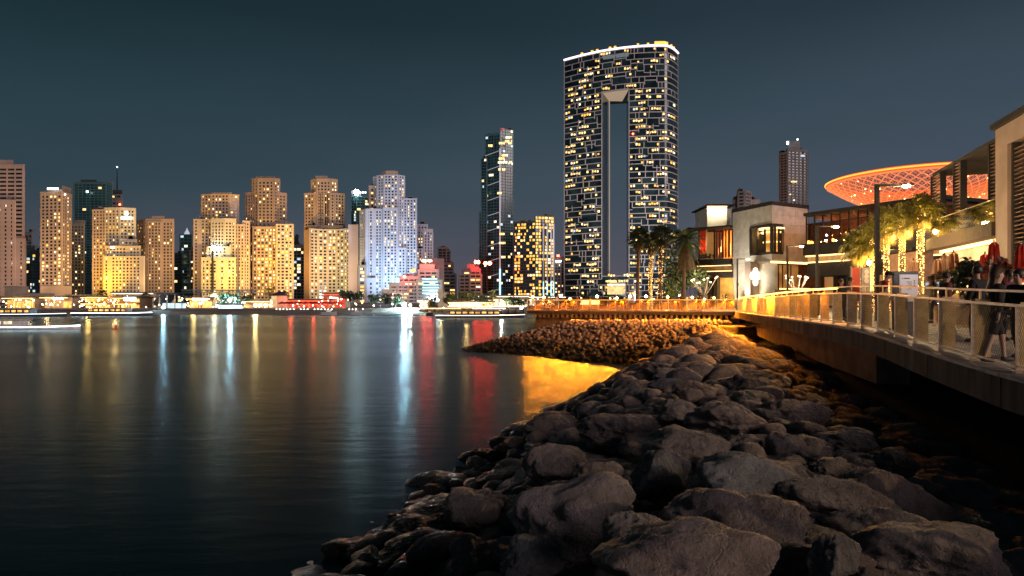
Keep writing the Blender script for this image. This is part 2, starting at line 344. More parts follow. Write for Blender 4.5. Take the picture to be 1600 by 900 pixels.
for (px, py, w, h, zt, mi, rz, tl, lab) in HERO:
    # the rock's visible middle stands at height zt - part of its own height
    D = (EYE - zt + .15) * F / (py - HZ); hw = w / 2 / F * D; hh = h / 2 / F * D
    zc = Z(py, D) - hh * .25
    me = BIG[mi]; ext = [max(abs(v.co[k]) for v in me.vertices) for k in range(3)]
    put_rock(me, "boulder", X(px, D), D + hw * .3, zc, hw / ext[0] * 1.02, hw / ext[0] * 1.0, max(hh * 1.2, hw * .46) / ext[2], (tl, 0, rz), lab, "boulder", "limestone boulders of the shore slope")
    placed.append((X(px, D), D + hw * .3, hw * .86))
GRID = {}
def gk(x, y): return (int(x // 2), int(y // 2))
for p in placed: GRID.setdefault(gk(p[0], p[1]), []).append(p)
def free(x, y, r, k=.80):
    i, j = gk(x, y)
    for a in (-1, 0, 1):
        for b in (-1, 0, 1):
            for q in GRID.get((i + a, j + b), ()):
                if math.hypot(q[0] - x, q[1] - y) < (q[2] + r) * k: return False
    return True
cand = []
def scatter(n, xr, yr, rfun, ok, k=.80):
    out = []
    for _ in range(n):
        x = rng.uniform(*xr); y = rng.uniform(*yr); r = rfun(x, y)
        if not ok(x, y): continue
        if free(x, y, r, k): GRID.setdefault(gk(x, y), []).append((x, y, r)); out.append((x, y, r))
    return out
def in_near(x, y):
    d = float(shore_dist(x, y)); return d > -.5 and x < float(edge_x(y)) + .8 and y > 2.2 and abs(x) < .80 * y + 1.2 and not (y > 45 and d > 9)
near = []
near += scatter(1500, (-6, 10), (2.5, 14), lambda x, y: rng.uniform(.6, 1.0), in_near, .86)
near += scatter(9000, (-6, 16), (12, 46), lambda x, y: rng.uniform(.38, .78), in_near, .84)
near += scatter(9000, (-6, 11), (2.5, 18), lambda x, y: rng.uniform(.2, .42), in_near, .74)
near.sort(key=lambda q: -q[2] / q[1])
def near_label(x, y, r):
    d = float(shore_dist(x, y)); u = x - float(edge_x(y))
    if u > -2.3: return "dark boulder in the deep shade under the walkway edge"
    if d < 1.3: return "black weedy boulder at the waterline of the rock slope"
    if y > 30: return "amber lit boulder on the crest where the slope meets the jetty"
    if r < .37: return "small filler stone jammed between the big boulders of the slope"
    if y > 15: return "mid sized grey boulder on the sea facing slope below the lit crest"
    return "plain grey brown boulder packed among the big ones at the slope's low end"
def tri_count(): return 0
rest_rocks = []
SHORT = ["tall peaked one", "broad flat pinkish one", "long brown one", "rounded grey one", "rusty ended one", "long low crest slab", "wide smooth one", "small domed one", "half shaded flat one", "tilted pinkish slab", "rust red one", "small pale round one", "squat wedged one", "long ridged slab", "rough grey one", "massive shaded one", "oblong shaded one", "wide flecked slab", "dark bluish one", "low creased one", "dark angular one", "blocky one", "slanting dark one", "dark wet one", "flat grey one"]
used_labels = {}
def rel_label(x, y, r, sz):
    ds = sorted((math.hypot(x - p[0], y - p[1]), i) for i, p in enumerate(placed))
    def rel(i):
        dx, dy = x - placed[i][0], y - placed[i][1]
        return ("behind" if dy > 0 else "in front of") if abs(dy) > abs(dx) else ("landward of" if dx > 0 else "seaward of")
    size = "big" if r > .75 else "medium" if r > .5 else "small"; form = "stout" if sz / r > 1.18 else "flat"
    for lab in (f"{size} {form} boulder {rel(ds[0][1])} the {SHORT[ds[0][1]]}", f"{size} {form} boulder between the {SHORT[ds[0][1]]} and the {SHORT[ds[1][1]]}"):
        if lab not in used_labels: used_labels[lab] = 1; return lab
    return None
N_IND = 300 - len(HERO)
for i, (x, y, r) in enumerate(near):
    z = float(ground_z(x, y)) - (r * .22 if r > .43 else -.06) + rng.uniform(-.1, .1)
    rot = (rng.uniform(-.2, .2), rng.uniform(-.2, .2), rng.uniform(0, 6.28)); sc = (r * 1.5, r * 1.45, r * rng.uniform(1.0, 1.35))
    if i < N_IND:
        lab = near_label(x, y, r); own = rel_label(x, y, r, sc[2]) if y < 17 and not lab.startswith(('black', 'amber')) else None
        grp = lab.replace('boulder', 'boulders').replace('stone', 'stones')
        if own: lab = own
        put_rock(rng.choice(BIG if y < 26 else BIG[:7] + SMALL), "boulder", x, y, z, *sc, rot, lab, "boulder", grp)
    else: rest_rocks.append((x, y, z, sc, rot))
# riprap of the jetty, smaller broken stone
def in_jet(x, y):
    d = float(shore_dist(x, y)); t = (x - JET[1][0]) / (JET[0][0] - JET[1][0]); yw = JET[1][1] + t * (JET[0][1] - JET[1][1])
    return d > -.4 and y > 43 and y < yw - .6 and x < float(edge_x(y)) + .5 and free(x, y, 0.01, 1)
jr = scatter(52000, (-5, 20), (43, 76), lambda x, y: rng.uniform(.14, .235), in_jet, .80)
jr.sort(key=lambda q: q[1])
for i, (x, y, r) in enumerate(jr):
    z = float(ground_z(x, y)) + rng.uniform(-.1, .18); rot = (rng.uniform(-.6, .6), rng.uniform(-.5, .5), rng.uniform(0, 6.28)); sc = (r * 1.3, r * 1.2, r * rng.uniform(1.1, 1.6))
    if i < 300:
        low = float(shore_dist(x, y)) < 1.6
        put_rock(rng.choice(SMALL), "jetty_rock", x, y, z, *sc, rot, "dark wet stone at the foot of the jetty's riprap bank" if low else "amber lit broken stone on the jetty's riprap bank", "rock", "stones at the foot of the jetty" if low else "broken stones of the jetty bank")
    else: rest_rocks.append((x, y, z, sc, rot))
LOWS = [rock_mesh("rock_low", 90 + i, 2, (1, .8, .7), .16, 8) for i in range(6)]
TRI = [(np.array([v.co[:] for v in m.vertices]), [tuple(p.vertices) for p in m.polygons]) for m in LOWS]
st = MB()
for (x, y, z, sc, rot) in rest_rocks:
    vs, fs = rng.choice(TRI); M = np.array(Matrix.LocRotScale((x, y, z), __import__('mathutils').Euler(rot), sc))
    st.add(vs @ M[:3, :3].T + M[:3, 3], fs)
tag(st.build("riprap_stone", ROCK, smooth=True), kind='stuff')
# ------------------------------------------------------------------ promenade deck and railings
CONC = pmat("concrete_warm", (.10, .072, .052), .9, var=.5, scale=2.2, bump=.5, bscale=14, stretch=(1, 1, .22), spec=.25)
CONC2 = pmat("concrete_wall", (.27, .23, .19), .9, var=.3, scale=.8, bump=.35, bscale=9)
PAVE = pmat("paving_stone", (.30, .26, .23), .7, var=.2, scale=1.2, bump=.2, bscale=20)
PLANK = pmat("edge_plank", (.16, .15, .145), .6, var=.3, scale=2.5, bump=.3, bscale=15)
STEEL = pmat("brushed_steel", (.46, .37, .27), .45, .6, var=.15, scale=6, bump=.1, bscale=80)
BRASS = pmat("fin_metal", (.58, .41, .19), .4, .5, var=.2, scale=5, bump=.15, bscale=60)
DARKM = pmat("dark_metal", (.035, .033, .032), .45, .4, var=.25, scale=4)
WIRE = pmat("wire", (.06, .05, .04), .5, .5, var=.1)
LED = emat("led_amber", (1, .45, .05), 17)
LEDJ = emat("led_amber_jetty", (1, .32, .02), 3)
BULB = emat("lamp_glass", (1, .80, .45), 60)

def resample(pts, step):
    out = []; pts = [Vector(p) for p in pts]; carry = 0
    for a, b in zip(pts[:-1], pts[1:]):
        L_ = (b - a).length; t = carry
        while t < L_: out.append(a + (b - a) * (t / L_)); t += step
        carry = t - L_
    return out
ED = resample(EDGE, 1.75); ED[-1] = Vector(EDGE[-1])
dk = MB()
for a, b in zip(EDGE[:-1], EDGE[1:]):
    dk.quad((a[0] + .38, a[1], a[2]), (a[0] + 90, a[1], a[2]), (b[0] + 90, b[1], b[2]), (b[0] + .38, b[1], b[2]))
dk.add([(JET[1][0], JET[1][1] + .38, 3.42), (JET[0][0], JET[0][1] + .38, 3.45), (111, 66, 3.45), (300, 200, 3.45), (40, 200, 3.45), (4, 160, 3.42)], [(0, 1, 2, 3, 4, 5)])
deck = tag(dk.build("promenade", PAVE), kind='structure')
def run(pts, off0, off1, z0, z1, name, mats, parent, n=1, gap=.012):
    """boards along the edge between consecutive points; off is measured inland from the edge line"""
    objs = []
    for i in range(0, len(pts) - 1, n):
        a = pts[i]; b = pts[min(i + n, len(pts) - 1)]; u = (b - a); u.z = 0; L_ = u.length; u.normalize(); nn = Vector((u.y, -u.x, 0))
        m = MB(); va = [a + nn * off0 + u * gap, b + nn * off0 - u * gap, b + nn * off1 - u * gap, a + nn * off1 + u * gap]
        m.add([v + Vector((0, 0, z0)) for v in va] + [v + Vector((0, 0, z1)) for v in va], [(0, 1, 2, 3), (7, 6, 5, 4), (1, 0, 4, 5), (2, 1, 5, 6), (3, 2, 6, 7), (0, 3, 7, 4)])
        objs.append(m.build(name, mats, parent))
    return objs
JD = [Vector(JET[0]) + (Vector(JET[1]) - Vector(JET[0])) * (i / 14) for i in range(15)]
run(ED, 0, .36, -.04, .03, "edge_plank", PLANK, deck, 1)
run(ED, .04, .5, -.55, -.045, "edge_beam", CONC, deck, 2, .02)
run(ED, .52, 6, -.5, -.02, "deck_slab", CONC2, deck, 4, .002)
run(ED[18:], 1.7, 2.8, -2.1, -.85, "footing_beam", CONC2, deck, 3, .01)
run(JD, 0, .36, -.04, .03, "edge_plank", PLANK, deck, 1)
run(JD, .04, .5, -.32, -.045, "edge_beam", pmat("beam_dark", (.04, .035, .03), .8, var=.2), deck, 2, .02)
run(JD, .52, 8, -.4, -.02, "deck_slab", CONC2, deck, 4, .002)
for o in run(JD, 2.4, 3.4, -3.0, -.42, "retaining_wall", CONC2, deck, 2, .015): pass
run(JD, 1.9, 2.38, -1.95, -1.45, "wall_ledge", CONC2, deck, 2, .015)
for i in range(40):
    p = JD[0] + (JD[-1] - JD[0]) * ((i + .5) / 41); u = (JD[-1] - JD[0]).normalized(); nn = Vector((u.y, -u.x, 0))
    m = MB(); m.obox(p, u, nn, -.12, .12, .5, 2.39, p.z - .75, p.z - .41); m.build("bracket", CONC2, deck)

def railing(pts, label, led_mat, led_pred, mesh_pred, wide, foot=.28):
    r = thing("railing", label, "railing", tuple(pts[0]))
    off = .28
    post_me = fin_me = None
    tr, hr, br, ls = MB(), MB(), MB(), MB()
    wm = MB()
    for i, p in enumerate(pts):
        q = pts[min(i + 1, len(pts) - 1)]; q0 = pts[max(i - 1, 0)]
        u = ((q - p) if i < len(pts) - 1 else (p - q0)); L_ = math.hypot(u.x, u.y); u3 = u.copy(); u.z = 0; u.normalize(); n = Vector((u.y, -u.x, 0))
        b = p + n * off
        if post_me is None:
            m = MB(); m.box(-.022, .022, -.03, .03, 0, 1.1); m.box(-.06, .06, -.05, .05, 0, .015); post_me = m.mesh("post", STEEL)
            m = MB(); m.box(-.011, .011, .04, .04 + wide, .05, 1.14); m.box(-.02, .02, .1, .13, 1.14, 1.30); fin_me = m.mesh("fin", BRASS)
            m = MB(); m.box(-.05, .05, -.05, .28, .032, .05); foot_me = m.mesh("base_plate", STEEL)
        an = math.atan2(u.y, u.x)
        for nm, me in (("post", post_me), ("fin", fin_me), ("base_plate", foot_me)):
            if nm == 'fin' and not wide: continue
            o = link(nm, me, r); o.matrix_parent_inverse = Matrix.Translation(-r.location); o.location = b + Vector((0, 0, .03)); o.rotation_euler = (0, 0, an + math.pi)
        if i < len(pts) - 1:
            c = q + n * off; dz = Vector((0, 0, 1))
            def rail(mb, o1, o2, z0, z1):
                va = [b + n * o1, c + n * o1, c + n * o2, b + n * o2]
                mb.add([v + dz * z0 for v in va] + [v + dz * z1 for v in va], [(0, 1, 2, 3), (7, 6, 5, 4), (1, 0, 4, 5), (2, 1, 5, 6), (3, 2, 6, 7), (0, 3, 7, 4)])
            rail(tr, -.035, .035, 1.095, 1.14); rail(br, -.02, .02, .12, .15)
            if wide: rail(hr, .08, .14, 1.325, 1.365)
            if led_pred(b): rail(ls, .075, .145, 1.285, 1.322) if wide else rail(ls, -.045, .045, 1.142, 1.175)
            if mesh_pred(b):
                k = int(L_ / .075); h = .93; z0 = .17
                for s in (1, -1):
                    for j in range(-int(h / .105) - 1, k + 2):
                        t0 = j * .075; t1 = t0 + h / 1.4
                        lo, hi = max(t0, .02), min(t1, L_ - .02)
                        if hi <= lo: continue
                        fz = lambda t: z0 + (t - t0) * 1.4
                        za, zb = fz(lo), fz(hi)
                        if s < 0: lo, hi = L_ - lo, L_ - hi
                        wm.tube([b + u3 * (lo / L_) + dz * za, b + u3 * (hi / L_) + dz * zb], .0026, 3, cap=False)
    tr.build("top_rail", STEEL, r); br.build("bottom_rail", STEEL, r)
    if wide: hr.build("handrail", STEEL, r)
    ls.build("led_strip", led_mat, r)
    if wm.f: wm.build("wire_mesh", WIRE, r, kind='stuff')
    return r
railing(ED, "long steel promenade railing with wire mesh infill and brass coloured upright fins", LED, lambda p: 24 < p.y, lambda p: 4 < p.y < 27, .24)
JR = [JD[0] + (JD[-1] - JD[0]) * (i / 24) for i in range(25)]
jr_ = railing(JR, "distant amber lit railing along the edge of the jetty", LEDJ, lambda p: True, lambda p: False, 0)
m = MB(); gl = bpy.data.materials.new("mesh_screen"); gl.use_nodes = True; t_ = gl.node_tree; b_ = t_.nodes['Principled BSDF']; b_.inputs['Base Color'].default_value = (.42, .27, .11, 1); b_.inputs['Roughness'].default_value = .5; b_.inputs['Alpha'].default_value = .26
tl_ = t_.nodes.new("ShaderNodeBsdfTranslucent"); tl_.inputs[0].default_value = (.40, .22, .06, 1); ms_ = t_.nodes.new("ShaderNodeMixShader"); ms_.inputs[0].default_value = .3; t_.links.new(b_.outputs[0], ms_.inputs[1]); t_.links.new(tl_.outputs[0], ms_.inputs[2]); t_.links.new(ms_.outputs[0], t_.nodes['Material Output'].inputs[0])
for a, b in zip(JR[:-1], JR[1:]):
    u = (b - a).normalized(); n = Vector((u.y, -u.x, 0)); m = MB()
    m.add([a + n * .28 + u * .05 + Vector((0, 0, .17)), b + n * .28 - u * .05 + Vector((0, 0, .17)), b + n * .28 - u * .05 + Vector((0, 0, 1.05)), a + n * .28 + u * .05 + Vector((0, 0, 1.05))], [(0, 1, 2, 3)])
    m.build("mesh_panel", gl, jr_)
# the led strips' light on deck, rocks and water
for y in (26.5, 31, 36, 42, 50, 59):
    x, z = float(edge_x(y)), float(edge_z(y))
    lamp('AREA', "led_strip_light", (x + .30, y, z + 1.25), 220 + (y > 40) * 2600, (1, .30, .018), 4.2 if y < 40 else 7, (-.8, .1 if y > 40 else -.1, -.5), sy=.05)
u = (JD[-1] - JD[0]).normalized(); n = Vector((u.y, -u.x, 0))
for i in range(8):
    p = JD[0] + (JD[-1] - JD[0]) * ((i + .5) / 8)
    o = lamp('AREA', "led_strip_light", p + n * .12 + Vector((0, 0, 1.2)), (1350 if i > 1 else 2600), (1, .26, .010), 2.7, (-.12, -.5, -.86), sy=.05, spread=116)
# ------------------------------------------------------------------ street lamps
def street_lamp(label, x, y, e, arm=1.05, h=5.95, z=3.5, sx=1):
    t = thing("street_lamp", label, "street lamp", (x, y, z), 0, "street lamps along the promenade")
    m = MB(); m.box(x - .075, x + .075, y - .075, y + .075, z + .02, z + h); m.build("pole", DARKM, t)
    m = MB(); m.box(x - .14, x + .14, y - .14, y + .14, z - .05, z + .02); m.build("base_plate", DARKM, t)
    m = MB(); m.box(x + sx * .077 if sx > 0 else x - arm, x + arm if sx > 0 else x - .077, y - .05, y + .05, z + h - .1, z + h); m.build("arm", DARKM, t)
    m = MB(); m.box(x + sx * arm - .02, x + sx * arm + .46, y - .14, y + .14, z + h - .05, z + h + .015); hd = m.build("lamp_head", DARKM, t)
    m = MB(); m.ball((x + sx * arm + .2, y, z + h - .07), .17, 10, 6, sz=.45); m.build("bulb", BULB, hd)
    m = MB(); m.box(x - .11, x + .11, y - .16, y - .077, z + 2.75, z + 3.1); m.build("junction_box", DARKM, t)
    lamp('POINT', "street_lamp_light", (x + sx * arm + .2, y - .02, z + h - .3), e, (1, .68, .34), .15)
    return t
street_lamp("street lamp standing behind the man in red, bright head beneath the red canopy", 15.5, 29, 1800)
street_lamp("street lamp in front of the dark terrace with orange lanterns", 20.1, 45, 2600)
street_lamp("street lamp before the salmon coloured wall of the white building", 24.6, 61, 5000)
street_lamp("small street lamp at the corner where the jetty begins", 26.4, 80, 4200)

# paving slabs of the near promenade, each laid singly
m = MB(); m.box(-.295, .295, -.595, .595, -.03, .012); pv = m.mesh("paver", PAVE)
for j in range(11):
    for i in range(8):
        y = 7.3 + j * 1.2; x = float(edge_x(y)) + 1.0 + i * .6 + (.3 if j % 2 else 0)
        o = link("paver", pv, deck); o.location = (x, y, float(edge_z(y)) + rng.uniform(-.002, .002)); o.rotation_euler = (math.atan2(float(edge_z(y + .5) - edge_z(y - .5)), 1), 0, -.22)


street_lamp("street lamp further along the promenade towards the viewer, past the picture's edge", 21, -3, 5500, h=5.9)
# ------------------------------------------------------------------ the towers across the water
WALLS = {
    'sand': pmat("render_sand", (.40, .30, .23), .85, var=.12, scale=.05, bump=.1, bscale=1),
    'rose': pmat("render_rose", (.41, .30, .25), .85, var=.12, scale=.05),
    'tan': pmat("render_tan", (.36, .25, .17), .85, var=.12, scale=.05),
    'brown': pmat("render_brown", (.27, .19, .145), .85, var=.12, scale=.05),
    'cream': pmat("render_cream", (.46, .39, .28), .85, var=.1, scale=.05),
    'white': pmat("render_white", (.52, .52, .58), .8, var=.08, scale=.05),
    'pink': pmat("render_pink", (.48, .36, .36), .8, var=.08, scale=.05),
    'grey': pmat("render_grey", (.20, .19, .19), .8, var=.12, scale=.05),
    'dark': pmat("mullion_dark", (.05, .065, .072), .5, var=.15, scale=.05),
    'teal': pmat("mullion_teal", (.075, .15, .155), .5, var=.15, scale=.05),
}
GL = glassmat("window_glass", (.018, .024, .028), .12)
GLT = glassmat("curtain_glass", (.018, .058, .062), .1, .5)
LITS = [emat("lit_warm", (1, .64, .24), 1.9, .6, .9), emat("lit_amber", (1, .52, .08), 1.5, .5, .9), emat("lit_white", (1, .82, .52), 1.8, .5, .9), emat("lit_cool", (.65, .88, 1), .9, .5, .9)]
ROOFM = pmat("roof_grey", (.2, .18, .17), .9, var=.2, scale=.1)
def facade(fm, lm, a, b, z0, z1, fh, bw, wf, hf, lit, proud, rg, mix, pier=True, edge=.6):
    """piers and spandrels standing proud of the dark glazing behind; lit panes in some of the gaps"""
    u = Vector((b[0] - a[0], b[1] - a[1])); L_ = u.length
    if L_ < .8: return
    u /= L_; n = Vector((u.y, -u.x)); o = a
    nb = max(1, round((L_ - edge) / bw)); nf = max(1, int((z1 - z0 - .8) / fh)); bwr = (L_ - edge) / nb
    ztop = z1; z1 = z0 + .4 + nf * fh
    pw = bwr * (1 - wf)
    blank = [pier and nb > 4 and wf < .6 and rg.random() < .13 for _ in range(nb)]
    if pier:
        for i in range(nb + 1):
            c = edge / 2 + i * bwr; h = pw / 2 + (edge / 2 if i in (0, nb) else 0)
            fm.obox(o, u, n, max(0, c - h), min(L_, c + h), -.05, proud + (.35 if rg.random() < .2 else 0), z0, ztop - .3)
            if i < nb and blank[i]: fm.obox(o, u, n, max(0, c + h - .05), min(L_, c + bwr - h + .05), -.05, proud - .1, z0, ztop - .35)
        for q in (.33, .7):
            zq = z0 + .4 + round((ztop - z0) * q / fh) * fh
            if wf < .6 and zq < ztop - 6: fm.obox(o, u, n, -.1, L_ + .1, -.05, proud + .42, zq - .35, zq + .35)
    sh = fh * (1 - hf)
    for k in range(nf + 1):
        zc = z0 + .4 + k * fh
        fm.obox(o, u, n, .02, L_ - .02, -.05, proud - .06, max(z0, zc - sh / 2), zc + sh / 2)
    fm.obox(o, u, n, -.15, L_ + .15, -.05, proud + .25, ztop - .9, ztop)
    if ztop - z1 > 1.2: fm.obox(o, u, n, .02, L_ - .02, -.05, proud - .03, z1 + sh / 2 - .1, ztop - .9)
    col_bias = [rg.uniform(.3, 1.7) for _ in range(nb)]
    for k in range(nf):
        row = rg.uniform(.5, 1.5)
        for i in range(nb):
            if not blank[i] and rg.random() < lit * col_bias[i] * row:
                c = edge / 2 + (i + .5) * bwr; w2 = bwr * wf / 2 - .08; zc = z0 + .4 + (k + .5) * fh; h2 = fh * hf / 2 - .06
                if rg.random() < .35: w2 *= .55; c += w2 * rg.choice((-.7, .7))
                m = rg.choices((0, 1, 2, 3), mix)[0]
                p = [(o[0] + u.x * s + n.x * .05, o[1] + u.y * s + n.y * .05) for s in (c - w2, c + w2)]
                lm.quad((*p[0], zc - h2), (*p[1], zc - h2), (*p[1], zc + h2), (*p[0], zc + h2), m)
STY = {  # floor pitch px, bay pitch px, window share w, h, lit share, proud, mix of lit tones, piers
    'punch': (5.0, 5.4, .56, .54, .17, .45, (6, 3, 3, .3), True),
    'sparse': (6.4, 9.5, .34, .5, .06, .45, (6, 2, 3, .3), True),
    'grid': (5.4, 8.0, .66, .56, .42, .6, (7, 2, 4, .3), True),
    'gold': (5.0, 6.2, .62, .57, .46, .45, (5, 6, 1, 0), True),
    'hotel': (5.1, 6.0, .64, .54, .36, .5, (6, 2, 3, .6), True),
    'whitep': (4.6, 5.2, .54, .56, .2, .4, (5, 1, 4, 1), True),
    'band': (5.4, 9.0, .86, .50, .16, .7, (5, 1, 4, .6), True),
    'glass': (4.4, 6.0, .90, .78, .035, .2, (3, .5, 3, 2), True),
    'glit': (5.0, 6.0, .86, .72, .16, .2, (3, .5, 4, 3), True),
    'blank': (14, 40, .02, .03, 0, .2, (1, 0, 0, 0), False),
}
def tower(label, D, blocks, seed, cat="tower", name="tower", lights=()):
    x0 = sum(p[0] for p in blocks[0][0]) / len(blocks[0][0])
    t = thing(name, label, cat, (X(x0, D), D, 2.5))
    rg = random.Random(seed); fm = {}; lm = MB()
    for blk in blocks:
        pts, top, wall, sty = blk[:4]; opt = blk[4] if len(blk) > 4 else {}
        fp, bp, wf, hf, lit, proud, mix, pier = STY[sty]; lit = opt.get('lit', lit); mix = opt.get('mix', mix); k = D / F; fp = opt.get('fp', fp); bp = opt.get('bp', bp)
        w = [(X(px, D + d), D + d) for px, d in pts]; zt = Z(top, D + pts[len(pts) // 2][1]); zb = Z(opt['bot'], D) if 'bot' in opt else 2.5
        dep = opt.get('depth', 22)
        back = [(w[-1][0] * (1 + dep / w[-1][1]), w[-1][1] + dep), (w[0][0] * (1 + dep / w[0][1]), w[0][1] + dep)]   # plans splay with the sight line, as the towers stand round a curved bay
        core = MB(); core.prism(w + back, zb, zt - .5); 
        g = GLT if sty in ('glass', 'glit') else GL
        if sty == 'blank': g = WALLS[wall]
        core.build("tower_block", g, t)
        rf = MB(); rf.prism([(p[0], p[1]) for p in w] + back, zt - .48, zt - .35); 
        if sty != 'blank':
            xa, xb = w[0][0], w[-1][0]; yy = max(p[1] for p in w)
            for _ in range(3): q = rg.uniform(xa + 2, max(xa + 2.1, xb - 5)); hh = rg.uniform(1.2, 3.6); rf.box(q, q + rg.uniform(2, 4.5), yy + 3, yy + rg.uniform(6, 10), zt - .36, zt + hh)
        rf.build("roof", ROOFM, t)
        f = fm.setdefault(wall, MB())
        if sty == 'blank':
            for a, b in zip(w[:-1], w[1:]):
                u = Vector((b[0] - a[0], b[1] - a[1])); L_ = u.length; u /= L_; n = Vector((u.y, -u.x)); z = zb + .6
                while z < zt - 1: f.obox(a, u, n, .1, L_ - .1, -.05, .12, z, min(z + 8.2, zt - .6)); z += 8.6
        else:
            chain = [back[1]] + w + [back[0]]
            for a, b in zip(chain[:-1], chain[1:]): facade(f, lm, a, b, zb, zt, fp * k, bp * k, wf, hf, lit, proud, rg, mix, pier)
    for wname, f in fm.items(): f.build("facade_grid", WALLS[wname], t, kind='stuff')
    if lm.f: lm.build("lit_window", LITS, t, kind='stuff')
    for L_ in lights:   # (kind name, px0, px1, py0, py1, dD, material)
        m = MB(); d = D + L_[5]; m.box(X(L_[1], d), X(L_[2], d), d - .6, d, Z(L_[4], d), Z(L_[3], d)); m.build(L_[0], L_[6], t)
    return t
WHT = emat("sign_white", (.85, .95, 1), 5); REDS = emat("sign_red", (1, .05, .02), 150); ORG = emat("sign_orange", (1, .30, .03), 6); CYN = emat("cyan_light", (.35, .85, 1), 2.2); BLU = emat("white_flood", (.75, .92, 1), 110)
REDL = emat("red_lamp", (1, .08, .04), 18); CYNS = emat("cyan_strip", (.45, .85, 1), 1.6); PALE = emat("pale_strip", (.8, .75, .8), .42)
def sign(n, x0, x1, y0, y1, d, m): return [("sign_letter", x0 + (x1 - x0) * (i + .12) / n, x0 + (x1 - x0) * (i + .82) / n, y0, y1, d, m) for i in range(n)]
tower("pinkish stepped residential tower at the far end of the beach row, cut by the edge", 690, [
    ([(-14, 2), (37, 2), (38, 16)], 257, 'rose', 'band', dict(fp=6.4, bp=12, lit=.06)), ([(-14, 5), (21, 5)], 249, 'rose', 'blank'), ([(-16, -3), (24, -3)], 312, 'rose', 'sparse'), ([(19, -1), (39, -1), (40, 12)], 372, 'rose', 'sparse')], 1)
tower("slim dark tower half hidden beside the pinkish stepped one", 820, [([(38, 0), (50, 0)], 362, 'grey', 'glit'), ([(40, -2), (54, -2)], 385, 'dark', 'glit')], 2)
tower("low dark block with scattered lit panes beside the brightly lit grid tower", 800, [([(50, 0), (66, 0)], 390, 'dark', 'glit')], 3)
tower("brightly lit grid tower with a white sign on its roof", 660, [
    ([(64, 0), (97, -4), (111, 14)], 299, 'sand', 'grid'), ([(72, 2), (98, -1)], 295, 'sand', 'blank', dict(bot=300)), ([(63, -5), (112, -5)], 446, 'sand', 'blank'), ([(97, 2), (111, 16)], 293, 'brown', 'blank', dict(bot=300))], 4, lights=sign(6, 74, 92, 293.5, 296.5, -5, WHT) + [("spot_lamp", 101, 103, 303, 305, -4, WHT)])
tower("dark teal glass tower with fine horizontal lines and a flat crown behind the beach row", 800, [
    ([(116, 0), (166, 0), (175, 14)], 284, 'teal', 'glass', dict(fp=4.2)), ([(126, 3), (151, 3)], 280, 'dark', 'blank', dict(bot=286))], 5, lights=[("spot_lamp", 135, 138, 298, 301, -4, WHT)])
tower("plain grey mid rise with a blank top in front of the teal glass tower", 740, [([(111, 0), (132, 0)], 348, 'grey', 'punch', dict(lit=.12))], 6)
t = tower("tower with a flat disc and a thin mast behind the stepped beige block", 850, [([(174, 0), (190, 0)], 303, 'grey', 'band', dict(lit=.3)), ([(174, -1), (190, -1)], 311, 'grey', 'band', dict(lit=.3)), ([(173, -2), (191, -2)], 296, 'dark', 'blank', dict(bot=302))], 7, lights=[("red_lamp", 186, 188.5, 318, 321, -4, REDL)])
m = MB(); m.tube([(X(183, 855), 855, Z(298, 855)), (X(183, 855), 855, Z(262, 855))], [1.0, .35], 6); m.build("mast", DARKM, t); m = MB(); m.ball((X(183, 855), 855, Z(261, 855)), .9); m.build("mast_lamp", WHT, t)
tower("stepped beige block glowing yellow at its foot, white sign near the top", 650, [
    ([(145, 6), (166, 4)], 327, 'sand', 'punch'), ([(164, 2), (187, 0), (211, 5)], 324, 'cream', 'punch'), ([(188, -4), (213, -2)], 374, 'cream', 'punch'), ([(165, -8), (219, -8)], 384, 'cream', 'punch'), ([(163, -12), (225, -11)], 400, 'cream', 'punch')], 8,
    lights=sign(5, 189, 206, 339, 342.5, -8, WHT) + [("spot_lamp", 195, 200, 330, 336, -8, WHT), ("spot_lamp", 173, 179, 385, 388, -14, WHT)])
tower("tan residential tower with a low parapet and side wall in shade", 690, [([(215, 14), (228, 0), (271, 0)], 342, 'tan', 'punch'), ([(237, 2), (257, 2)], 337, 'tan', 'blank', dict(bot=345)), ([(231, -2), (252, -2)], 346, 'tan', 'punch')], 9)
tower("small distant glass block with bluish lit panes right beside the tan tower", 820, [([(270, 0), (285, 0)], 395, 'dark', 'glit')], 10)
t = tower("slim dark tower with a small white spire beside the floodlit beige cluster", 830, [([(281, 0), (300, 0)], 366, 'teal', 'glit', dict(lit=.08)), ([(296, -3), (304, -3)], 390, 'grey', 'punch')], 11)
m = MB(); m.lathe((X(291, 830), 832, Z(366, 830)), [(3.5, 0), (2.6, 2.5), (1.2, 5), (.2, 8)], 10); m.build("spire", emat("spire_glow", (.8, .85, 1), .5), t)
tower("floodlit beige cluster of stepped blocks with a bright lamp on a dark strip", 670, [
    ([(315, 10), (330, 7), (358, 7), (373, 12)], 303, 'tan', 'punch'), ([(331, 8), (362, 8)], 300, 'tan', 'blank', dict(bot=305)), ([(303, 5), (332, 4)], 342, 'sand', 'punch'), ([(330, -4), (351, -6), (368, -3)], 341, 'cream', 'punch'), ([(366, 0), (382, 0)], 350, 'sand', 'punch'), ([(380, 1), (390, 3)], 345, 'sand', 'punch'),
    ([(324, -9), (360, -9)], 385, 'cream', 'punch'), ([(315, -13), (368, -12)], 402, 'cream', 'punch')], 12, lights=[("spot_lamp", 331, 337, 385, 389, -16, BLU), ("dark_strip", 331, 334, 392, 456, -15, DARKM)])
